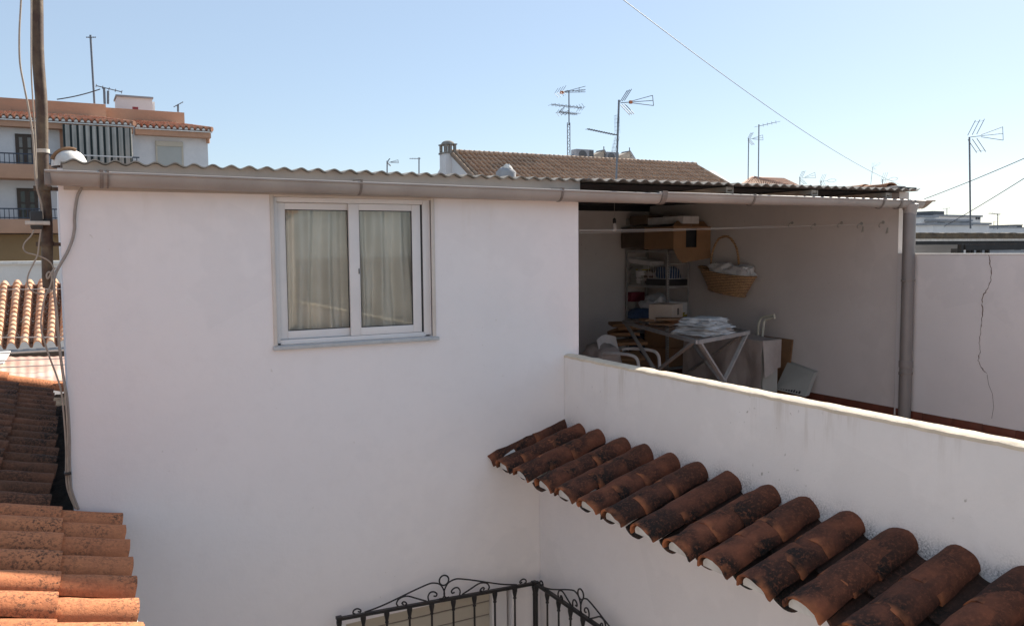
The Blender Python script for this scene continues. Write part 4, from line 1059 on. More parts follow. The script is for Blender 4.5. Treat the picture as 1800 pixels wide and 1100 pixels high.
# ================================================================== BACKGROUND LEFT: sunny tiled roof, sheets, low wall
sr = thing('sunny_tile_roof', onY(50, 608, 14.5), 'sunlit pale orange barrel tile roof seen left of the house behind the cables', 'roof')
TLp, TRp = onY(-72, 503, 16.0), onY(148, 492, 16.0); BLp, BRp = onY(-90, 615, 14.6), onY(145, 603, 14.6)
b = MB(); slope_tiles(b, TLp, TRp, BLp, BRp, 10, 15, .075, lap=.028, seg=10, rnd=.006); b.build('barrel_tiles', M['tile_sun'], sr, fixn=False)
b = MB(); b.prism([BLp+Vector((0, .1, -.12)), BRp+Vector((0, .1, -.12)), BRp+Vector((0, .1, -.35)), BLp+Vector((0, .1, -.35))], (0, .1, 0)); b.build('fascia', M['wood_dark'], sr)
b = MB(); b.box((BLp.x, BLp.y+.25, GZ), (BRp.x+.0, BLp.y+.5, BLp.z-.2)); b.build('wall', M['ext_white'], sr)
b = MB(); b.tube([BLp+Vector((0, -.08, -.07)), BRp+Vector((0, -.08, -.07))], .035, 10); b.build('eave_gutter', M['metal'], sr)
b = MB(); a, c = onY(-90, 626, 13.6), onY(150, 624, 13.6); a2, c2 = onY(-90, 672, 12.2), onY(150, 666, 12.2)
def shf(u, v):
    p = a.lerp(c, u).lerp(a2.lerp(c2, u), v); return (p.x, p.y, p.z+.004*math.sin(u*90)+.03*fbm((p.x*1.2, p.y*1.2, 0)))
b.grid(shf, 120, 10, thick=(0, 0, -.02)); tag(b.build('patio_roof', M['pink_sheet']), 'low pinkish roof sheeting below the sunny tile roof', 'roof')
b = MB(); a, c = onY(-40, 622, 13.2), onY(19, 619, 13.2); b.prism([a, c, onY(6, 640, 12.6), onY(-40, 650, 12.6)], (0, 0, .02)); tag(b.build('white_sheet', M['white_goods']), 'pale sheet of board lying at the far left of the pinkish roof', 'board')
for k, (v0, v1, Y_, l_) in enumerate(((601, 599, 13.9, 'wire crossing just above the eave of the sunny tile roof'), (632, 622, 12.8, 'upper wire strung over the pinkish roof sheeting'), (645, 637, 12.5, 'middle wire strung over the pinkish roof sheeting'), (657, 648, 12.3, 'lowest wire strung over the pinkish roof sheeting'), (516, 514, 15.6, 'wire crossing the upper part of the sunny tile roof'))):
    b = MB(); b.tube([onY(-60, v0, Y_)+Vector((0, 0, .06)), onY(130, v1, Y_)+Vector((0, 0, .06))], .008, 6); tag(b.build('wire', M['wire']), l_, 'wire')
lw_ = thing('low_white_wall', onY(50, 500, 18), 'stained low white wall between the sunny tile roof and the apartment block', 'wall')
a, c = onY(-60, 466, 18), onY(118, 466, 18)
b = MB(); b.box((a.x, 18, -3), (c.x+.6, 18.25, a.z)); b.build('wall_body', plaster('stained_white', (.68, .66, .63), (.6, .58, .55), stain=(.3, .27, .24)), lw_)
b = MB(); b.box((a.x, 17.94, a.z+.0005), (c.x+.6, 18.3, a.z+.06), bev=.01); b.build('coping', M['mortar_white'], lw_)

# ================================================================== APARTMENT BLOCK
YA = 40.0
ap = thing('apartment_block', (0, YA, GZ), 'white and orange apartment block with tiled eaves and balconies at the upper left', 'building')
def P(u, v, Y=YA): return onY(u, v, Y)
def slab(u0, u1, v0, v1, Y, dep, mat, name, parent=ap, bev=0):
    # level box: heights taken in the middle of the span
    um = (u0+u1)/2; x0, x1 = P(u0, v0, Y).x, P(u1, v0, Y).x; z0, z1 = sorted((P(um, v0, Y).z, P(um, v1, Y).z))
    B = MB(); B.box((x0, Y, z0), (x1, Y+dep, z1), bev=bev); return B.build(name, M[mat], parent)
xl = P(-60, 300).x; xm = P(236, 300).x; xr = P(371, 260).x
zE = P(100, 218).z; 
b = MB(); b.box((xl, YA, GZ), (xm, YA+10, 5.52)); b.build('wall', M['apt_white'], ap)
b = MB(); b.box((xm+.001, YA+.9, GZ), (xr, YA+10, 5.6)); b.build('wall', M['apt_white'], ap)
b = MB(); b.box((xl, YA+1.2, 5.53), (P(189, 190).x, YA+10, P(100, 178, YA+1.2).z)); b.box((xl, YA+1.15, 5.9), (P(17, 190).x, YA+9, P(8, 176, YA+1.15).z-.25)); b.build('roof_parapet', M['apt_orange'], ap)
b = MB(); b.box((P(189, 190).x+.001, YA+2.0, 5.6), (P(324, 200, YA+2).x, YA+10, P(260, 194, YA+2).z)); b.build('roof_parapet', M['apt_orange'], ap)
b = MB(); b.box((P(206, 190, YA+5).x, YA+5, 5.7), (P(268, 190, YA+5).x, YA+6.5, P(236, 172, YA+5).z)); b.box((P(268, 190, YA+5).x+.002, YA+5.2, 5.7), (P(273, 190, YA+5).x, YA+6.5, P(268, 178, YA+5).z)); rb = b.build('stair_house', M['apt_white'], ap)
b = MB(); b.box((P(206, 190, YA+5).x-.05, YA+4.9, P(236, 172, YA+5).z+.001), (P(268, 190, YA+5).x+.05, YA+6.6, P(236, 172, YA+5).z+.08)); b.build('roof_edge', M['far_grey'], ap)
b = MB(); b.box((P(233, 190, YA+4).x, YA+4, 6.0), (P(243, 190, YA+4).x, YA+4.1, P(236, 188, YA+4).z)); b.build('hung_washing', M['red'], ap)
# eaves
def eave(u0, u1, v_low, v_high, Yf_, proj, rise, name, ncol, hipR):
    x0, x1 = P(u0, v_low, Yf_-proj).x, P(u1, v_low, Yf_-proj).x
    um = (u0+u1)/2
    zl = P(um, v_low, Yf_-proj).z; zh = zl+rise
    B = MB(); slope_tiles(B, (x0, Yf_+1.0, zh), (x1-hipR, Yf_+1.0, zh), (x0, Yf_-proj, zl), (x1, Yf_-proj, zl), ncol, 5, .15, lap=.05, seg=8, rnd=.01); e_ = B.build('eave_roof', M['tile_apt'], ap, fixn=False)
    # white mouth mortar, kept bright to stand in for sunlit tile tops
    B = MB()
    for c_ in range(ncol):
        xc = x0+(x1-x0)*(c_+.5)/ncol; w = (x1-x0)/ncol
        n_ = 8; B.prism([Vector((xc-math.cos(math.pi*i/n_)*w*.30, Yf_-proj-.01, zl+math.sin(math.pi*i/n_)*.10)) for i in range(n_+1)], (0, .05, 0))
    B.bar((x0, Yf_-proj+.03, zl-.05), (x1, Yf_-proj+.03, zl-.05), .05, .05); B.build('lit_tile_mouths', M['mortar_white'], e_)
    B = MB(); B.box((x0, Yf_-proj+.08, zl-.30), (x1-.05, Yf_+.05, zl-.075)); B.build('cornice', M['apt_orange'], ap)
    if hipR:
        B = MB(); B.tube([(x1-hipR, Yf_+1.0, zh+.08), (x1, Yf_-proj, zl+.08)], .11, 8); B.build('hip_cap', M['tile_apt'], ap)
eave(-60, 236, 212, 195, YA, .55, .36, 'a', 26, 1.7)
eave(238, 373, 227, 210, YA+.9, .5, .36, 'b', 13, 1.7)
b = MB(); b.tube([(xr-.03, YA+.5, P(370, 232).z+.1), (xr-.0, YA+.8, P(370, 240).z-.2)], .08, 8); b.build('spout', M['apt_orange'], ap)
slab(104, 110, 222, 288, YA-.05, .05, 'apt_orange', 'pilaster')
# awning screen
x0, x1 = P(110, 230, YA-.6).x, P(231, 230, YA-.6).x; z1_ = P(170, 222, YA-.6).z; z0_ = P(170, 287, YA-.6).z-.2
b = MB(); b.grid(lambda u, v: (x0+(x1-x0)*u, YA-.6-.05*math.sin(u*60), z1_+(z0_-z1_)*v), 120, 3, thick=(0, .02, 0)); aw = b.build('striped_awning', M['awning'], ap)
b = MB()
for k in range(11):
    xa = x0+(x1-x0)*(k+.02)/10.4; b.grid(lambda u, v: (xa+.085*u, YA-.60-.05*math.sin((xa+.085*u-x0)/(x1-x0)*60)-.012, z1_+(z0_-z1_)*v), 6, 1)
b.build('stripes', M['awning_stripe'], aw, fixn=False)
# balcony slabs, railings, doors
def railing_far(u0, u1, vt, vb, Y, name):
    um = (u0+u1)/2; x0, x1 = P(u0, vt, Y).x, P(u1, vt, Y).x; zt3, zb3 = P(um, vt, Y).z, P(um, vb, Y).z
    B = MB(); B.bar((x0, Y, zt3), (x1, Y, zt3), .05, .05); B.bar((x0, Y, zb3+.05), (x1, Y, zb3+.05), .04, .04)
    x = x0
    while x < x1: B.bar((x, Y, zb3), (x, Y, zt3), .028, .028, (0, 1, 0)); x += .16
    return B.build(name, M['railing_blue'], ap)
for (va, vb, vt) in ((288.5, 314, 270), (385, 410, 367)):
    um = 30; b = MB(); b.box((xl, YA-1.1, P(45, vb, YA-1.1).z), (xm-.2, YA-.001, P(45, va, YA-1.1).z), bev=.03); b.build('balcony', M['apt_orange'], ap)
    railing_far(-60, 112, vt, va, YA-1.05, 'balcony_railing')
railing_far(233, 245, 277, 290, YA-1.05, 'balcony_railing')
b = MB(); z = P(190, 275, YA-.9).z; b.bar((P(140, 275, YA-.9).x, YA-.9, z), (P(235, 275, YA-.9).x, YA-.9, z), .06, .05); b.build('white_rail', M['white_goods'], ap)
for (u0, u1, v0, v1, gl) in ((26, 60, 236, 289, 'dim_glass'), (29, 66, 331, 386, 'dark_glass')):
    x0, x1 = P(u0, v0).x, P(u1, v0).x; z1_, z0_ = P(43, v0).z, P(43, v1).z
    b = MB(); w = .13
    for q in ((x0, x0+w), (x1-w, x1), ((x0+x1)/2-.09, (x0+x1)/2+.09)): b.box((q[0], YA-.05, z0_), (q[1], YA-.003, z1_))
    b.box((x0+w+.001, YA-.045, z1_-w), (x1-w-.001, YA-.006, z1_)); b.box((x0+w+.001, YA-.04, (z0_+z1_)/2), (x1-w-.001, YA-.008, (z0_+z1_)/2+.07)); d_ = b.build('balcony_door', M['wood_dark'], ap)
    b = MB(); b.box((x0+.02, YA-.02, z0_), (x1-.02, YA-.002, z1_-.02)); b.build('pane', M[gl], d_)
b = MB(); b.box((xl, YA-.6, P(45, 466).z-1), (xm, YA-.002, P(45, 412, YA-.6).z)); b.build('lower_storey', M['apt_brown'], ap)
# window with shutter on the wing
YW = YA+.9
x0, x1 = P(276, 250, YW).x, P(318, 250, YW).x; z1_, z0_ = P(297, 249, YW).z, P(297, 300, YW).z
b = MB(); b.box((x0, YW-.05, z0_), (x1, YW-.002, z1_)); s_ = b.build('window_shutter', M['shutter_grey'], ap)
b = MB(); b.box((x0-.05, YW-.10, z1_-.22), (x1+.05, YW-.051, z1_+.0)); b.box((x0-.08, YW-.06, z0_), (x0-.001, YW-.002, z1_)); b.box((x1+.001, YW-.06, z0_), (x1+.08, YW-.002, z1_)); b.build('window_frame', M['shutter'], s_)

# ================================================================== CENTRAL TILED HOUSE
YR = 28.0
chh = thing('central_tile_house', (18, 26, GZ), 'white house with a long weathered tile roof and small chimney behind the corrugated roof', 'house')
RL, RRt = onY(793, 268.5, YR), onY(1216, 291, YR)
zr_ = (RL.z+RRt.z)/2; Vg = onX(831, 310, RL.x)
pit = (zr_-Vg.z)/(YR-Vg.y)
YE = 21.0; zE_ = zr_-pit*(YR-YE)
hipE = onZ(1290, 330, zr_-pit*2.5)
# eave right corner from the hip line seen in the picture
h2 = None
for k in range(60):
    yq = YR-.1*k; zq = zr_-pit*(YR-yq); p = onY(1284, 328, yq)
    if p.z >= zq: h2 = Vector((p.x, yq, zq)); break
if h2 is None: h2 = Vector((RRt.x+1.5, 25, zr_-pit*3))
dxh = (h2.x-RRt.x)/(YR-h2.y)
ncol = int((RRt.x-RL.x)/.205)
b = MB(); slope_tiles(b, (RL.x, YR, zr_), (RRt.x, YR, zr_), (RL.x, YE, zE_), (RRt.x+dxh*(YR-YE), YE, zE_), ncol+2, 22, .15, lap=.04, seg=6, rnd=.008); rr_ = b.build('roof', M['tile_far'], chh, fixn=False)
b = MB(); x = RL.x
while x < RRt.x: tile(b, (x, YR, zr_+.02), (1, 0, .02), (0, 1, 0), (0, 0, 1), .42, .12, .13, .10, .11, True, seg=6); x += .38
b.build('ridge_tiles', M['tile_far'], rr_)
b = MB(); hp0 = Vector((RRt.x, YR, zr_+.05)); hp1 = Vector((RRt.x+dxh*(YR-YE), YE, zE_+.05)); b.tube([hp0, hp1], .11, 8); b.build('hip_cap', M['tile_far'], rr_); b = MB(); b.tube([Vector((RL.x-.05, YR, zr_+.05)), Vector((RL.x-.05, YE, zE_+.05))], .08, 8); b.build('verge', M['tile_far'], rr_)
# gable wall on the left side, the rear slope falls away behind it
wx = RL.x-.08
gb = [(wx, YE, zE_-.05), (wx, YR, zr_-.04), (wx, YR+7, zr_-pit*7), (wx, YR+7, GZ), (wx, YE, GZ)]
b = MB(); b.prism(gb, (.3, 0, 0)); b.build('gable_wall', M['ext_white'], chh)
b = MB(); b.prism([(wx+.3, YE+.3, zE_-.15), (wx+.3, YR, zr_-.2), (wx+.3, YR+7, zr_-pit*7), (wx+.3, YR+7, GZ), (wx+.3, YE+.3, GZ)], (hp1.x-wx-.6, 0, 0)); b.build('house_body', M['ext_white'], chh)
cc_ = onY(787, 268, YR+.2)
b = MB(); b.box((cc_.x-.26, YR-.2, zr_-.9), (cc_.x+.16, YR+.35, onY(787, 268, YR).z), bev=.01); chm = b.build('chimney', M['ext_white'], chh)
zc = onY(787, 268, YR).z; b = MB()
for dx in (-.22, -.05, .12):
    for dy in (-.15, .3): b.box((cc_.x+dx-.045, YR+dy-.045, zc+.0), (cc_.x+dx+.045, YR+dy+.045, zc+.26))
b.box((cc_.x-.29, YR-.23, zc-.06), (cc_.x+.19, YR+.38, zc-.0005)); b.box((cc_.x-.29, YR-.23, zc+.26), (cc_.x+.19, YR+.38, zc+.30)); dome(b, Vector((cc_.x-.05, YR+.07, zc+.30)), .23, .29, .13, 3); b.build('chimney_cap', M['sheet'], chm)
# rooftop plant: AC units and hooded vents
ra_ = MB()
def acunit(u0, u1, v0, v1, label):
    a = onY(u0, v1, YR+.6); c = onY(u1, v0, YR+.6); zb = zr_+.02; t = thing('air_conditioner', ((a.x+c.x)/2, YR+.6, zb), label, 'air conditioner')
    b = MB(); b.box((a.x, YR+.6, zb), (c.x, YR+1.0, c.z), bev=.02); b.build('casing', M['far_grey'], t)
    b = MB(); f = a.x+(c.x-a.x)*.36; zc2 = (zb+c.z)/2; r = min(.30, (c.z-zb)*.40); b.lathe((f, YR+.598, zc2), [(r, 0), (r, .012), (r*.3, .02), (.01, .02)], 20, axis=(0, -1, 0)); b.build('fan_grille', M['far_dark'], t)
    b = MB(); b.box((a.x+(c.x-a.x)*.74, YR+.585, zb+.05), (c.x-.03, YR+.5985, c.z-.05)); b.build('side_grille', M['far_dark'], t)
acunit(1013, 1044, 263.5, 279, 'grey air conditioner with a round fan, leftmost unit on the tile roof ridge')
acunit(1067, 1088, 268, 281, 'dark air conditioner between the two hooded vents')
def hood(u0, u1, v0, v1, label):
    a = onY(u0, v1, YR+.7); c = onY(u1, v0, YR+.7); zb = zr_+.02; t = thing('vent_hood', (a.x, YR+.7, zb), label, 'roof vent')
    x0, x1 = a.x, c.x; zt4 = c.z
    b = MB(); b.prism([(x0, YR+.7, zb), (x0+(x1-x0)*.55, YR+.7, zb), (x0+(x1-x0)*.55, YR+.7, zt4), (x0, YR+.7, zb+(zt4-zb)*.6)], (0, .5, 0)); b.build('body', M['sheet_light'], t)
    b = MB(); b.prism([(x0+(x1-x0)*.5, YR+.66, zt4+.02), (x0+(x1-x0)*.55, YR+.66, zt4+.03), (x1, YR+.66, zb+.02), (x1-.1, YR+.66, zb)], (0, .6, 0)); b.build('flap', M['far_grey'], t)
    b = MB(); b.tube([(x0+(x1-x0)*.53, YR+.7, zt4), (x0+(x1-x0)*.53, YR+.7, zt4+.15)], .02, 6); b.build('finial', M['far_dark'], t)
hood(1046, 1075, 265, 281, 'pale hooded vent right beside the leftmost air conditioner')
hood(1089, 1122, 267, 284, 'pale hooded vent at the right end of the rooftop units')
b = MB(); a = onY(1003, 273, YR+.8); b.box((a.x, YR+.8, zr_+.02), (onY(1013, 273, YR+.8).x-.02, YR+1.2, a.z), bev=.03); tag(b.build('roof_tank', M['far_grey']), 'small low grey tank left of the air conditioner on the ridge', 'tank')

# house with peach hip roof further right
hh_ = thing('peach_hip_roof', onY(1360, 330, 36), 'peach-coloured hipped tile roof peeking over the corrugated edge', 'roof')
Yp = 36; a0, a1 = onY(1320, 314, Yp+2), onY(1378, 314, Yp+2); e0, e1 = onY(1290, 336, Yp-1), onY(1432, 334, Yp-1)
e0.z = e1.z = min(e0.z, e1.z); a0.z = a1.z = (a0.z+a1.z)/2
b = MB(); slope_tiles(b, a0, a1, e0, e1, 28, 10, .06, lap=.03, seg=6); b.build('tile_slope', tilemat('peach_tile', (.62, .40, .29), (.58, .42, .33), (.45, .28, .2), (.3, .2, .15), (.6, .7)), hh_, fixn=False)
b = MB(); b.tube([e0, a0, a1, e1], .09, 8); b.bar(a0+Vector((.05, -.2, .05)), a0+Vector((2.0, -2.2, -.75)), .12, .10); b.build('ridge_caps', M['far_peach'], hh_)
b = MB(); b.box((e0.x+.2, Yp-.9, GZ), (e1.x-.2, Yp+6, e0.z-.02)); b.build('wall', M['ext_white'], hh_)

# ================================================================== RIGHT: pergola roof, walls, far houses
YG = 9.0
pg = thing('neighbour_shed', onY(1700, 446, YG), 'neighbouring lean-to with a mossy sheet roof and black beam beyond the cracked wall', 'shed')
x0, x1 = onY(1602, 410, YG).x, onY(2080, 410, YG).x
zs1 = onY(1700, 416, YG).z
def shr(u, v):
    x = x0+(x1-x0)*u; y = YG+2.4*v; return (x, y, zs1-.012+.135*v*.9+.006*math.cos(x*2*math.pi/.177)+.006*fbm((x*2, y*2, 1)))
b = MB(); b.grid(shr, 360, 8, thick=(0, 0, .012)); b.build('roof_sheet', simple('lichen_sheet', (.085, .068, .05), (.04, .033, .026), 5, .95, b=.8, bd=.015), pg)
b = MB(); b.grid(lambda u, v: (x0+(x1-x0)*u, YG-.03+.02*fbm(((x0+(x1-x0)*u)*6, v*2, 4)), zs1-.034+.098*v+.012*fbm(((x0+(x1-x0)*u)*4, 1, v))*v), 400, 5, thick=(0, .3, 0)); b.build('mossy_edge', M['shed_edge'], pg)
b = MB(); b.box((x0, YG-.01, zs1-.075), (x1, YG+.03, zs1-.035)); b.build('front_batten', M['mortar_white'], pg)
xb = onY(1698, 420, YG).x
b = MB(); b.box((x0, YG+.005, zs1-.135), (x1, YG+.10, zs1-.0755)); b.box((xb, YG+.0, zs1-.235), (x1, YG+.12, zs1-.136)); b.build('beam', M['under'], pg)
for u in (1694, 1708, 1713.5, 1727, 1741):
    x = onY(u, 430, YG).x; w = .034 if u in (1694, 1727) else .02; q = MB(); q.box((x-w, YG+.02, -1.5), (x+w, YG+.09, zs1-.136)); q.build('post', M['under'], pg)
b = MB(); xw0, xw1 = onY(1602, 430, YG+1.2).x, onY(1691, 430, YG+1.2).x
b.box((xw0, YG+1.2, -2), (xw1, YG+1.35, zs1+.0)); tag(b.build('bluish_wall', simple('bluish_plaster', (.62, .65, .70), (.55, .58, .63), 2, .9)), 'bluish white wall under the neighbouring sheet roof, right of the downpipe', 'wall')
b = MB(); a = onY(1684, 446, YG+.8); c = onY(1692.5, 437, YG+.8); b.box((a.x, YG+.8, a.z-.2), (c.x, YG+.95, c.z), bev=.008); tag(b.build('meter_box', M['far_dark']), 'small dark green box beside the first post of the lean-to', 'box')
b = MB(); b.tube(spline([onY(1604, 428, YG+.5), onY(1618, 421, YG+.5), (onY(1640, 420, YG+.5)), onY(1665, 423, YG+.5), onY(1693, 424, YG+.5)], 6), .006, 6); tag(b.build('cable', M['wire_dark']), 'dark cable sagging along the bluish wall under the sheet roof', 'cable')
# tile roof seen between the posts
ft = thing('low_far_roof', onY(1750, 440, 22), 'sunlit low tile roof seen under the black beam between the posts', 'roof')
Y2 = 22; a0, a1 = onY(1708, 424, Y2+2), onY(1815, 424, Y2+2); e0, e1 = onY(1706, 437, Y2), onY(1815, 437, Y2)
b = MB(); slope_tiles(b, a0, a1, e0, e1, 26, 6, .07, lap=.04, seg=6); b.build('tile_slope', M['tile_sun'], ft, fixn=False)
b = MB(); b.box((e0.x, Y2+.1, GZ), (e1.x, Y2+2, e0.z-.08)); b.build('wall', M['far_grey'], ft)
b = MB(); c = onY(1789, 434, 18); dome(b, c-Vector((0, 0, .12)), .13, .1, .24, 4); tag(b.build('vent_pipe_cap', M['far_dark']), 'dark rounded vent cap in front of the low sunlit tile roof at the right', 'roof vent')
# far houses
def farhouse(u0, u1, vt, Y, mat, label, dep=6, name='far_house', wins=(), roof=None):
    x0, x1 = onY(u0, vt, Y).x, onY(u1, vt, Y).x; zt5 = onY((u0+u1)/2, vt, Y).z
    t = thing(name, ((x0+x1)/2, Y, GZ), label, 'house', 'distant houses on the right skyline')
    b = MB(); b.box((x0, Y, GZ), (x1, Y+dep, zt5)); b.build('wall', M[mat], t)
    b = MB(); b.box((x0-.15, Y-.15, zt5+.001), (x1+.15, Y+dep+.1, zt5+.18)); b.build('roof', M[roof or 'far_grey'], t)
    for (a, c, d, e, mt) in wins:
        q = MB(); q.box((onY(a, d, Y).x, Y-.06, onY(a, e, Y).z), (onY(c, d, Y).x, Y-.002, onY(a, d, Y).z)); q.build('window', M[mt], t)
    return t
farhouse(1600, 1618, 384, 52, 'far_peach', 'small peach house at the left end of the distant roofs', 1.5, wins=((1607, 1610, 391, 397, 'far_dark'),))
farhouse(1618, 1646, 382.5, 50, 'far_white', 'white distant house with a dark pergola on its roof', 4, wins=((1622, 1633, 393, 396, 'far_dark'), (1636, 1645, 392, 396, 'far_dark')))
farhouse(1645.5, 1724, 381, 56, 'far_white', 'broad white distant house with flat roof behind the antenna pole', 6, wins=((1668, 1676, 391, 394, 'far_grey'), (1693, 1702, 391, 394, 'far_dark'), (1708, 1714, 392, 395, 'far_dark'), (1715, 1717.5, 382, 386, 'far_dark'), (1719, 1722, 382, 386, 'far_dark')))
farhouse(1644, 1706, 389, 49, 'far_grey', 'grey terrace volume in front of the broad white distant house', 2, wins=((1648, 1660, 391, 393, 'far_dark'),))
farhouse(1706.5, 1739, 395, 48, 'far_white', 'low white distant house right of the antenna pole', 3, wins=((1722, 1733, 391.5, 395, 'far_dark'),))
farhouse(1640, 1706, 396, 46, 'far_white', 'long low white distant house in the front row', 2)
farhouse(1772, 1786, 399, 130, 'far_grey', 'tiny grey house on the far right skyline', 8)
farhouse(1787, 1797, 396, 140, 'far_dark', 'tiny dark house on the far right skyline', 8)
farhouse(1760, 1900, 401, 120, 'far_white', 'long pale row of houses closing the far right horizon', 6)
b = MB(); a = onY(1617, 379, 50.5); c = onY(1637, 377.5, 50.5); z6 = onY(1627, 382.5, 50).z+.18
for u in (1618, 1623, 1629, 1635): x = onY(u, 380, 50.5).x; b.box((x-.08, 50.5, z6+.001), (x+.08, 50.7, a.z))
b.box((a.x, 50.3, a.z+.001), (c.x, 53, c.z)); tag(b.build('roof_pergola', M['far_dark']), 'dark pergola on the white distant house roof', 'pergola')
b = MB(); c = onY(1660, 380, 56.5); a = onY(1648, 378.5, 56.5); z6 = onY(1685, 381, 56).z+.181; b.box((a.x, 57, z6), (onY(1668, 379, 56.5).x, 59, z6+.45), bev=.1); tag(b.build('roof_clutter', M['far_dark']), 'dark low roof clutter on the broad white distant house', 'tank')

# ================================================================== ANTENNAS
def mast(B, u0, v0, u1, v1, Y, r):
    a = onY(u0, v0, Y); c = onY(u1, v1, Y); B.tube([a, c], r, 8); return a, c
def yagi(B, hub, tip, refl, r=.010, nel=8, el=.16, spread=.30, tri=True):
    """boom from hub to tip, V reflector behind"""
    hub = Vector(hub); tip = Vector(tip); d = (tip-hub).normalized(); L = (tip-hub).length
    s = Vector((0, 1, 0)); u = d.cross(s).normalized()
    if u.z < 0: u = -u
    return d, s, u, L
def antenna(label, Y, base, top, boom, kind, r=.018, balun=False, extra=None, k=1.):
    """base, top, boom[(u,v) hub, (u,v) tip] in picture directions at the real distance Y"""
    t = thing('tv_antenna', onY(base[0], base[1], Y), label, 'antenna', 'rooftop television antennas')
    B = MB(); mast(B, base[0], base[1], top[0], top[1], Y, r); B.build('mast', M['metal_far'], t)
    for (hb_, tp, kd) in boom:
        h = onY(hb_[0], hb_[1], Y-.02); e = onY(tp[0], tp[1], Y-.02); d, s, u, L = yagi(None, h, e, None)
        B = MB(); rr = r*.36
        if kd == 'tri':     # three converging director rods with V reflector
            m0 = h.lerp(e, .30)
            B.bar(h-d*.03*L, m0, rr*2, rr*2)
            for kk in (-1, 0, 1):
                B.tube([m0+u*.02*L*kk, e+u*.13*L*kk], rr, 6)
            B.tube([e+u*.13*L, e-u*.13*L], rr, 6)
            h5 = h.lerp(e, .62)
            for kk in range(1, 6):
                q = m0.lerp(e, kk/6); B.tube([q-s*.05*L, q+s*.05*L], rr*.5, 5)
            for sg in (1, -1):
                a1 = h+d*.02*L; b1 = h+d*.28*L+u*sg*.31*L
                for kk in (-1, 0, 1): B.tube([a1+s*.09*L*kk+u*sg*.04*L, b1+s*.09*L*kk], rr*1.1, 5)
                for f in (.9,): c_ = a1.lerp(b1, f); B.tube([c_-s*.09*L, c_+s*.09*L], rr*.5, 5)
        elif kd == 'yagi':
            B.bar(h, e, rr*2, rr*2)
            for kk in range(1, 13):
                q = h.lerp(e, kk/12); B.tube([q-s*.10*L, q+s*.10*L], rr*.8, 5); B.tube([q-u*.02*L, q+u*.02*L], rr*.8, 5)
            for sg in (1, -1):
                a1 = h+u*sg*.04*L; b1 = h+d*-.02*L+d*.10*L+u*sg*.55*L
                for kk in (-2, -1, 0, 1, 2): B.tube([a1+s*.06*L*kk, b1+s*.06*L*kk], rr*.3, 5)
                for f in (.2, .4, .6, .8, 1): c_ = a1.lerp(b1, f); B.tube([c_-s*.12*L, c_+s*.12*L], rr*.3, 5)
                for kk in (-.5, .5): B.tube([a1+d*.09*L*kk, b1+d*.09*L*kk], rr*.3, 5)
        elif kd == 'dip':
            B.bar(h, e, rr*2, rr*2)
            for kk in range(5):
                q = h.lerp(e, kk/4); B.tube([q-s*.25*L, q+s*.25*L], rr*.8, 5); B.tube([q-u*.07*L, q+u*.07*L], rr*.8, 5)
        elif kd == 'loop':
            B.bar(h-d*.02*L, h.lerp(e, .4), rr*2, rr*2)
            B.tube([h.lerp(e, .4)+d*.6*L*(.5-.5*math.cos(x))+u*.07*L*math.sin(x) for x in [2*math.pi*i/16 for i in range(17)]], rr, 6)
            for sg in (1, -1):
                for kk in (-1, 0, 1): B.tube([h+s*.1*L*kk, h+d*.22*L+u*sg*.32*L+s*.1*L*kk], rr*.9, 5)
        B.build('aerial', M['metal_far'], t)
        if balun and kd == 'tri':
            q = MB(); c_ = h.lerp(e, .28); q.box(c_-Vector((.06, .05, .06))*k, c_+Vector((.06, .05, .06))*k, bev=.02*k); q.build('balun', M['orange'], t)
    return t
antenna('large antenna with orange balun, second boom pointing left, above the tile roof', 11.0, (1083, 322), (1088, 176), [((1093, 181), (1148, 177), 'tri'), ((1085, 238), (1033, 227), 'yagi')], 'x', .016, True, k=.42)
lt = thing('lattice_antenna', onY(1000, 276, 28.6), 'tall lattice mast antenna with three aerials left of the air conditioners', 'antenna')
Y_ = 28.6
b = MB(); a = onY(997.5, 276, Y_); a2 = onY(1002, 276, Y_); top = onY(1000, 160, Y_); k1 = onY(1000, 216, Y_)
for q in (a, a2): b.tube([q, Vector((q.x, Y_, k1.z))], .018, 6); 
n_ = 12
for i in range(n_):
    z0_ = a.z+(k1.z-a.z)*i/n_; z1_ = a.z+(k1.z-a.z)*(i+1)/n_; b.tube([(a.x if i % 2 else a2.x, Y_, z0_), (a2.x if i % 2 else a.x, Y_, z1_)], .010, 5)
b.build('lattice_mast', M['metal_far'], lt)
b = MB(); b.tube([Vector((top.x, Y_, k1.z-.1)), top], .025, 8); b.build('upper_mast', M['metal_far'], lt)
for (h, e) in (((984, 162), (1028, 157)), ):
    B = MB(); hh0 = onY(*h, Y_); m0 = onY(990, 162, Y_); dd = Vector((0, 1, 0))
    for (va, vb) in ((162, 152), (162, 157.5), (163, 162)): B.tube([onY(991, va, Y_), onY(1029, vb, Y_)], .012, 6)
    B.tube([onY(1018, 154, Y_), onY(1018, 163, Y_)], .012, 6)
    for sg in ((984, 153), (985, 170)):
        for kk in (-.3, -.1, .1, .3): B.tube([onY(982, 162, Y_)+dd*kk, onY(sg[0]+4, sg[1], Y_)+dd*kk], .009, 5)
    for u in range(995, 1029, 5): p = onY(u, 160, Y_); B.tube([p-dd*.16, p+dd*.16], .008, 5)
    B.build('aerial', M['metal_far'], lt)
B = MB(); B.box(onY(987.5, 163.5, Y_)-Vector((.07, .05, .04)), onY(987.5, 163.5, Y_)+Vector((.07, .05, .07)), bev=.02); B.build('balun', M['orange'], lt)
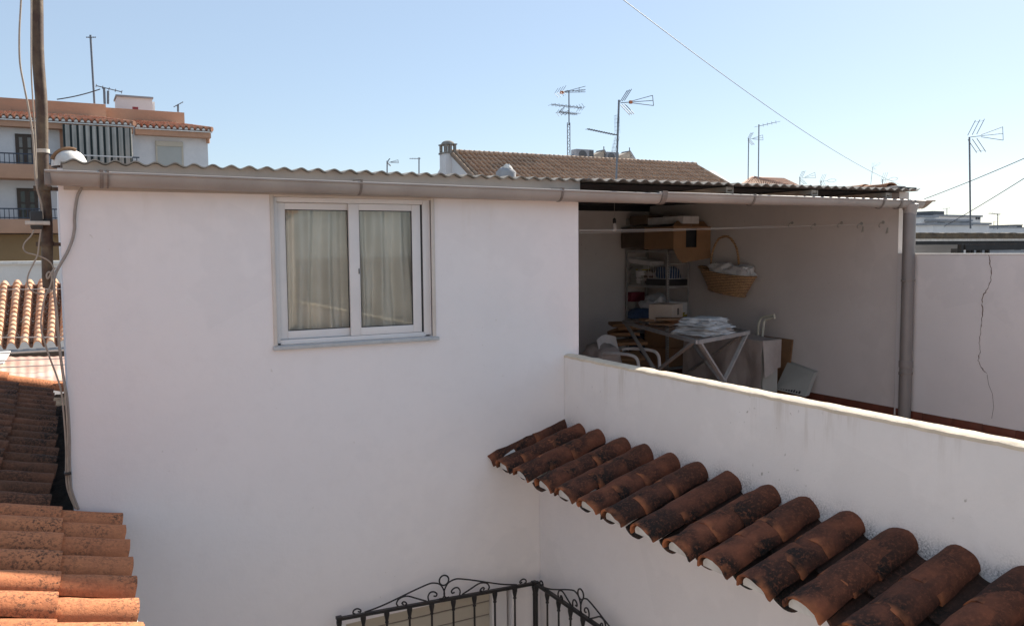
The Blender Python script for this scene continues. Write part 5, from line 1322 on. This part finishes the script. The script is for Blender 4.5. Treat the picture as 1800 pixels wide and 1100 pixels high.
for (p, q) in (((970, 184), (1022, 190)), ((983, 197), (1014, 201))):
    B = MB(); a = onY(*p, Y_); c = onY(*q, Y_); B.tube([a, c], .014, 6)
    for i in range(9):
        m_ = a.lerp(c, i/8); B.tube([m_-Vector((0, .28, .0)), m_+Vector((0, .28, 0))], .008, 5); B.tube([m_-Vector((0, .0, .05)), m_+Vector((0, .0, .05))], .008, 5)
    for sg in (1, -1):
        e_ = a if p[0] > 975 else c
        for kk in (-.2, 0, .2): B.tube([e_+Vector((0, kk, 0)), e_+Vector((-.12 if e_ is c else .12, kk, sg*.14))], .008, 5)
    B.build('aerial', M['metal_far'], lt)
B = MB(); a = onY(985, 198, Y_); 
for (p, q) in (((983, 198), (993, 187)), ((987, 202), (1000, 194)), ((993, 203), (1000, 196))): B.tube([onY(*p, Y_), onY(*q, Y_)], .012, 5)
B.build('stay_rods', M['metal_far'], lt)
antenna('antenna on the thin mast right of centre, boom rising to the right', 30, (1333, 314), (1334, 219), [((1334, 222), (1364, 215), 'dip')], 'x', .028)
antenna('shorter antenna just left of the thin right-hand mast', 32, (1315, 316), (1316, 243), [((1316, 245), (1341, 242), 'tri')], 'x', .026)
antenna('antenna on the tall pole beyond the cracked wall at the right', 11.2, (1706, 402), (1704, 241), [((1708, 241), (1763, 235), 'tri')], 'x', .018)
antenna('low antenna with pinkish array right of the peach hip roof', 34, (1406, 330), (1406, 312), [((1407, 314), (1433, 308), 'tri')], 'x', .025)
antenna('low loop antenna, third to the right of the peach hip roof', 36, (1443, 330), (1443, 318), [((1444, 319), (1470, 317), 'loop')], 'x', .025)
antenna('low loop antenna beside the verge tiles at the roof end', 36, (1551, 326), (1551.5, 315), [((1552, 317), (1578, 314), 'loop')], 'x', .025)
antenna('tiny antenna up by the long sky wire', 60, (1530, 330), (1534, 294), [((1534, 294), (1547, 287), 'loop')], 'x', .02)
antenna('small antenna left of the chimney, nearer to the window side', 40, (680.5, 304), (680.5, 283), [((680.5, 286), (700, 284), 'tri')], 'x', .035)
antenna('small antenna close to the chimney with boom to the left', 40, (736.5, 306), (736.5, 277), [((738, 279), (721, 279), 'dip')], 'x', .035)
antenna('very tall thin antenna above the apartment block', 42, (166, 182), (159, 62), [((152, 66), (168, 66), 'dip')], 'x', .045)
antenna('antenna with a long flat boom on the apartment parapet', 41, (184, 183), (183, 155), [((169, 151), (214, 162), 'dip')], 'x', .05)
antenna('small dark antenna at the right end of the apartment parapet', 42, (313, 197), (313, 184), [((306, 188), (321, 180), 'dip')], 'x', .045)
antenna('faint thin antenna over the distant white houses', 60, (1664.5, 381), (1664.5, 366), [((1659, 367), (1669, 366), 'dip')], 'x', .04)
antenna('distant antenna on the far right skyline', 70, (1753.5, 403), (1754, 376), [((1740, 375), (1757, 377), 'dip')], 'x', .06)
antenna('faint little antenna left of the far right skyline one', 70, (1747, 403), (1747, 390), [((1746, 390), (1751, 390), 'dip')], 'x', .035)
b = MB(); b.tube([onY(190, 183, 41), onY(190, 160, 41)], .05, 8); tag(b.build('roof_post', M['metal_far']), 'short bare post beside the long-boom antenna on the apartment block', 'post')

# ================================================================== WIRES IN THE SKY
def skywire(a, c, sag, r, label, mid=None, name='overhead_wire'):
    P = []
    for i in range(41):
        f = i/40; p = Vector(a).lerp(Vector(c), f); p.z -= sag*4*f*(1-f); P.append(p)
    B = MB(); B.tube(P, r, 6); return tag(B.build(name, M['wire_dark']), label, 'wire')
skywire(onY(1050, -35, 9), onY(1583, 325, 22), .28, .0055, 'long overhead wire falling from the top edge to the right roof end')
skywire(onY(1625, 350, 12), onY(1880, 243, 8), .03, .007, 'upper wire rising to the right beyond the gutter end')
skywire(onY(1660, 398, 12), onY(1880, 262, 8), .03, .007, 'lower wire rising to the right past the antenna pole')
skywire(onY(100, 175, 41), onY(176, 157, 41), .05, .025, 'short guy wire left of the long-boom antenna')

# ================================================================== WORLD, SUN, RENDER
sx, sy = 1.30, .57
el = math.atan2(1, math.hypot(sx, sy)); az = math.atan2(sx, sy)
w = bpy.data.worlds.new('World'); sc.world = w; w.use_nodes = True; nt = w.node_tree
sky = nt.nodes.new('ShaderNodeTexSky'); sky.sky_type = 'NISHITA'; sky.sun_disc = False
sky.sun_elevation = el; sky.sun_rotation = az; sky.air_density = 1.0; sky.dust_density = .35; sky.ozone_density = 2.2; sky.altitude = 0
bg = nt.nodes['Background']; bg.inputs['Strength'].default_value = .070
hz = nt.nodes.new('ShaderNodeMix'); hz.data_type = 'RGBA'; hz.inputs[0].default_value = .48
hz.inputs[7].default_value = (4.45, 5.4, 6.6, 1)      # even milky veil of a bright morning sky
nt.links.new(sky.outputs[0], hz.inputs[6]); nt.links.new(hz.outputs[2], bg.inputs['Color'])
L = bpy.data.lights.new('sun', 'SUN'); L.energy = 5.0; L.angle = R(.5); L.color = (1, .92, .80)
lo = bpy.data.objects.new('sun', L); COL.objects.link(lo); lo.location = (0, 0, 30)
lo.rotation_euler = Vector((sx, sy, 1)).to_track_quat('Z', 'Y').to_euler()
vs_ = sc.view_settings; vs_.view_transform = 'Standard'; vs_.look = 'None'; vs_.exposure = 1.0; vs_.gamma = 1
sc.render.engine = 'CYCLES'
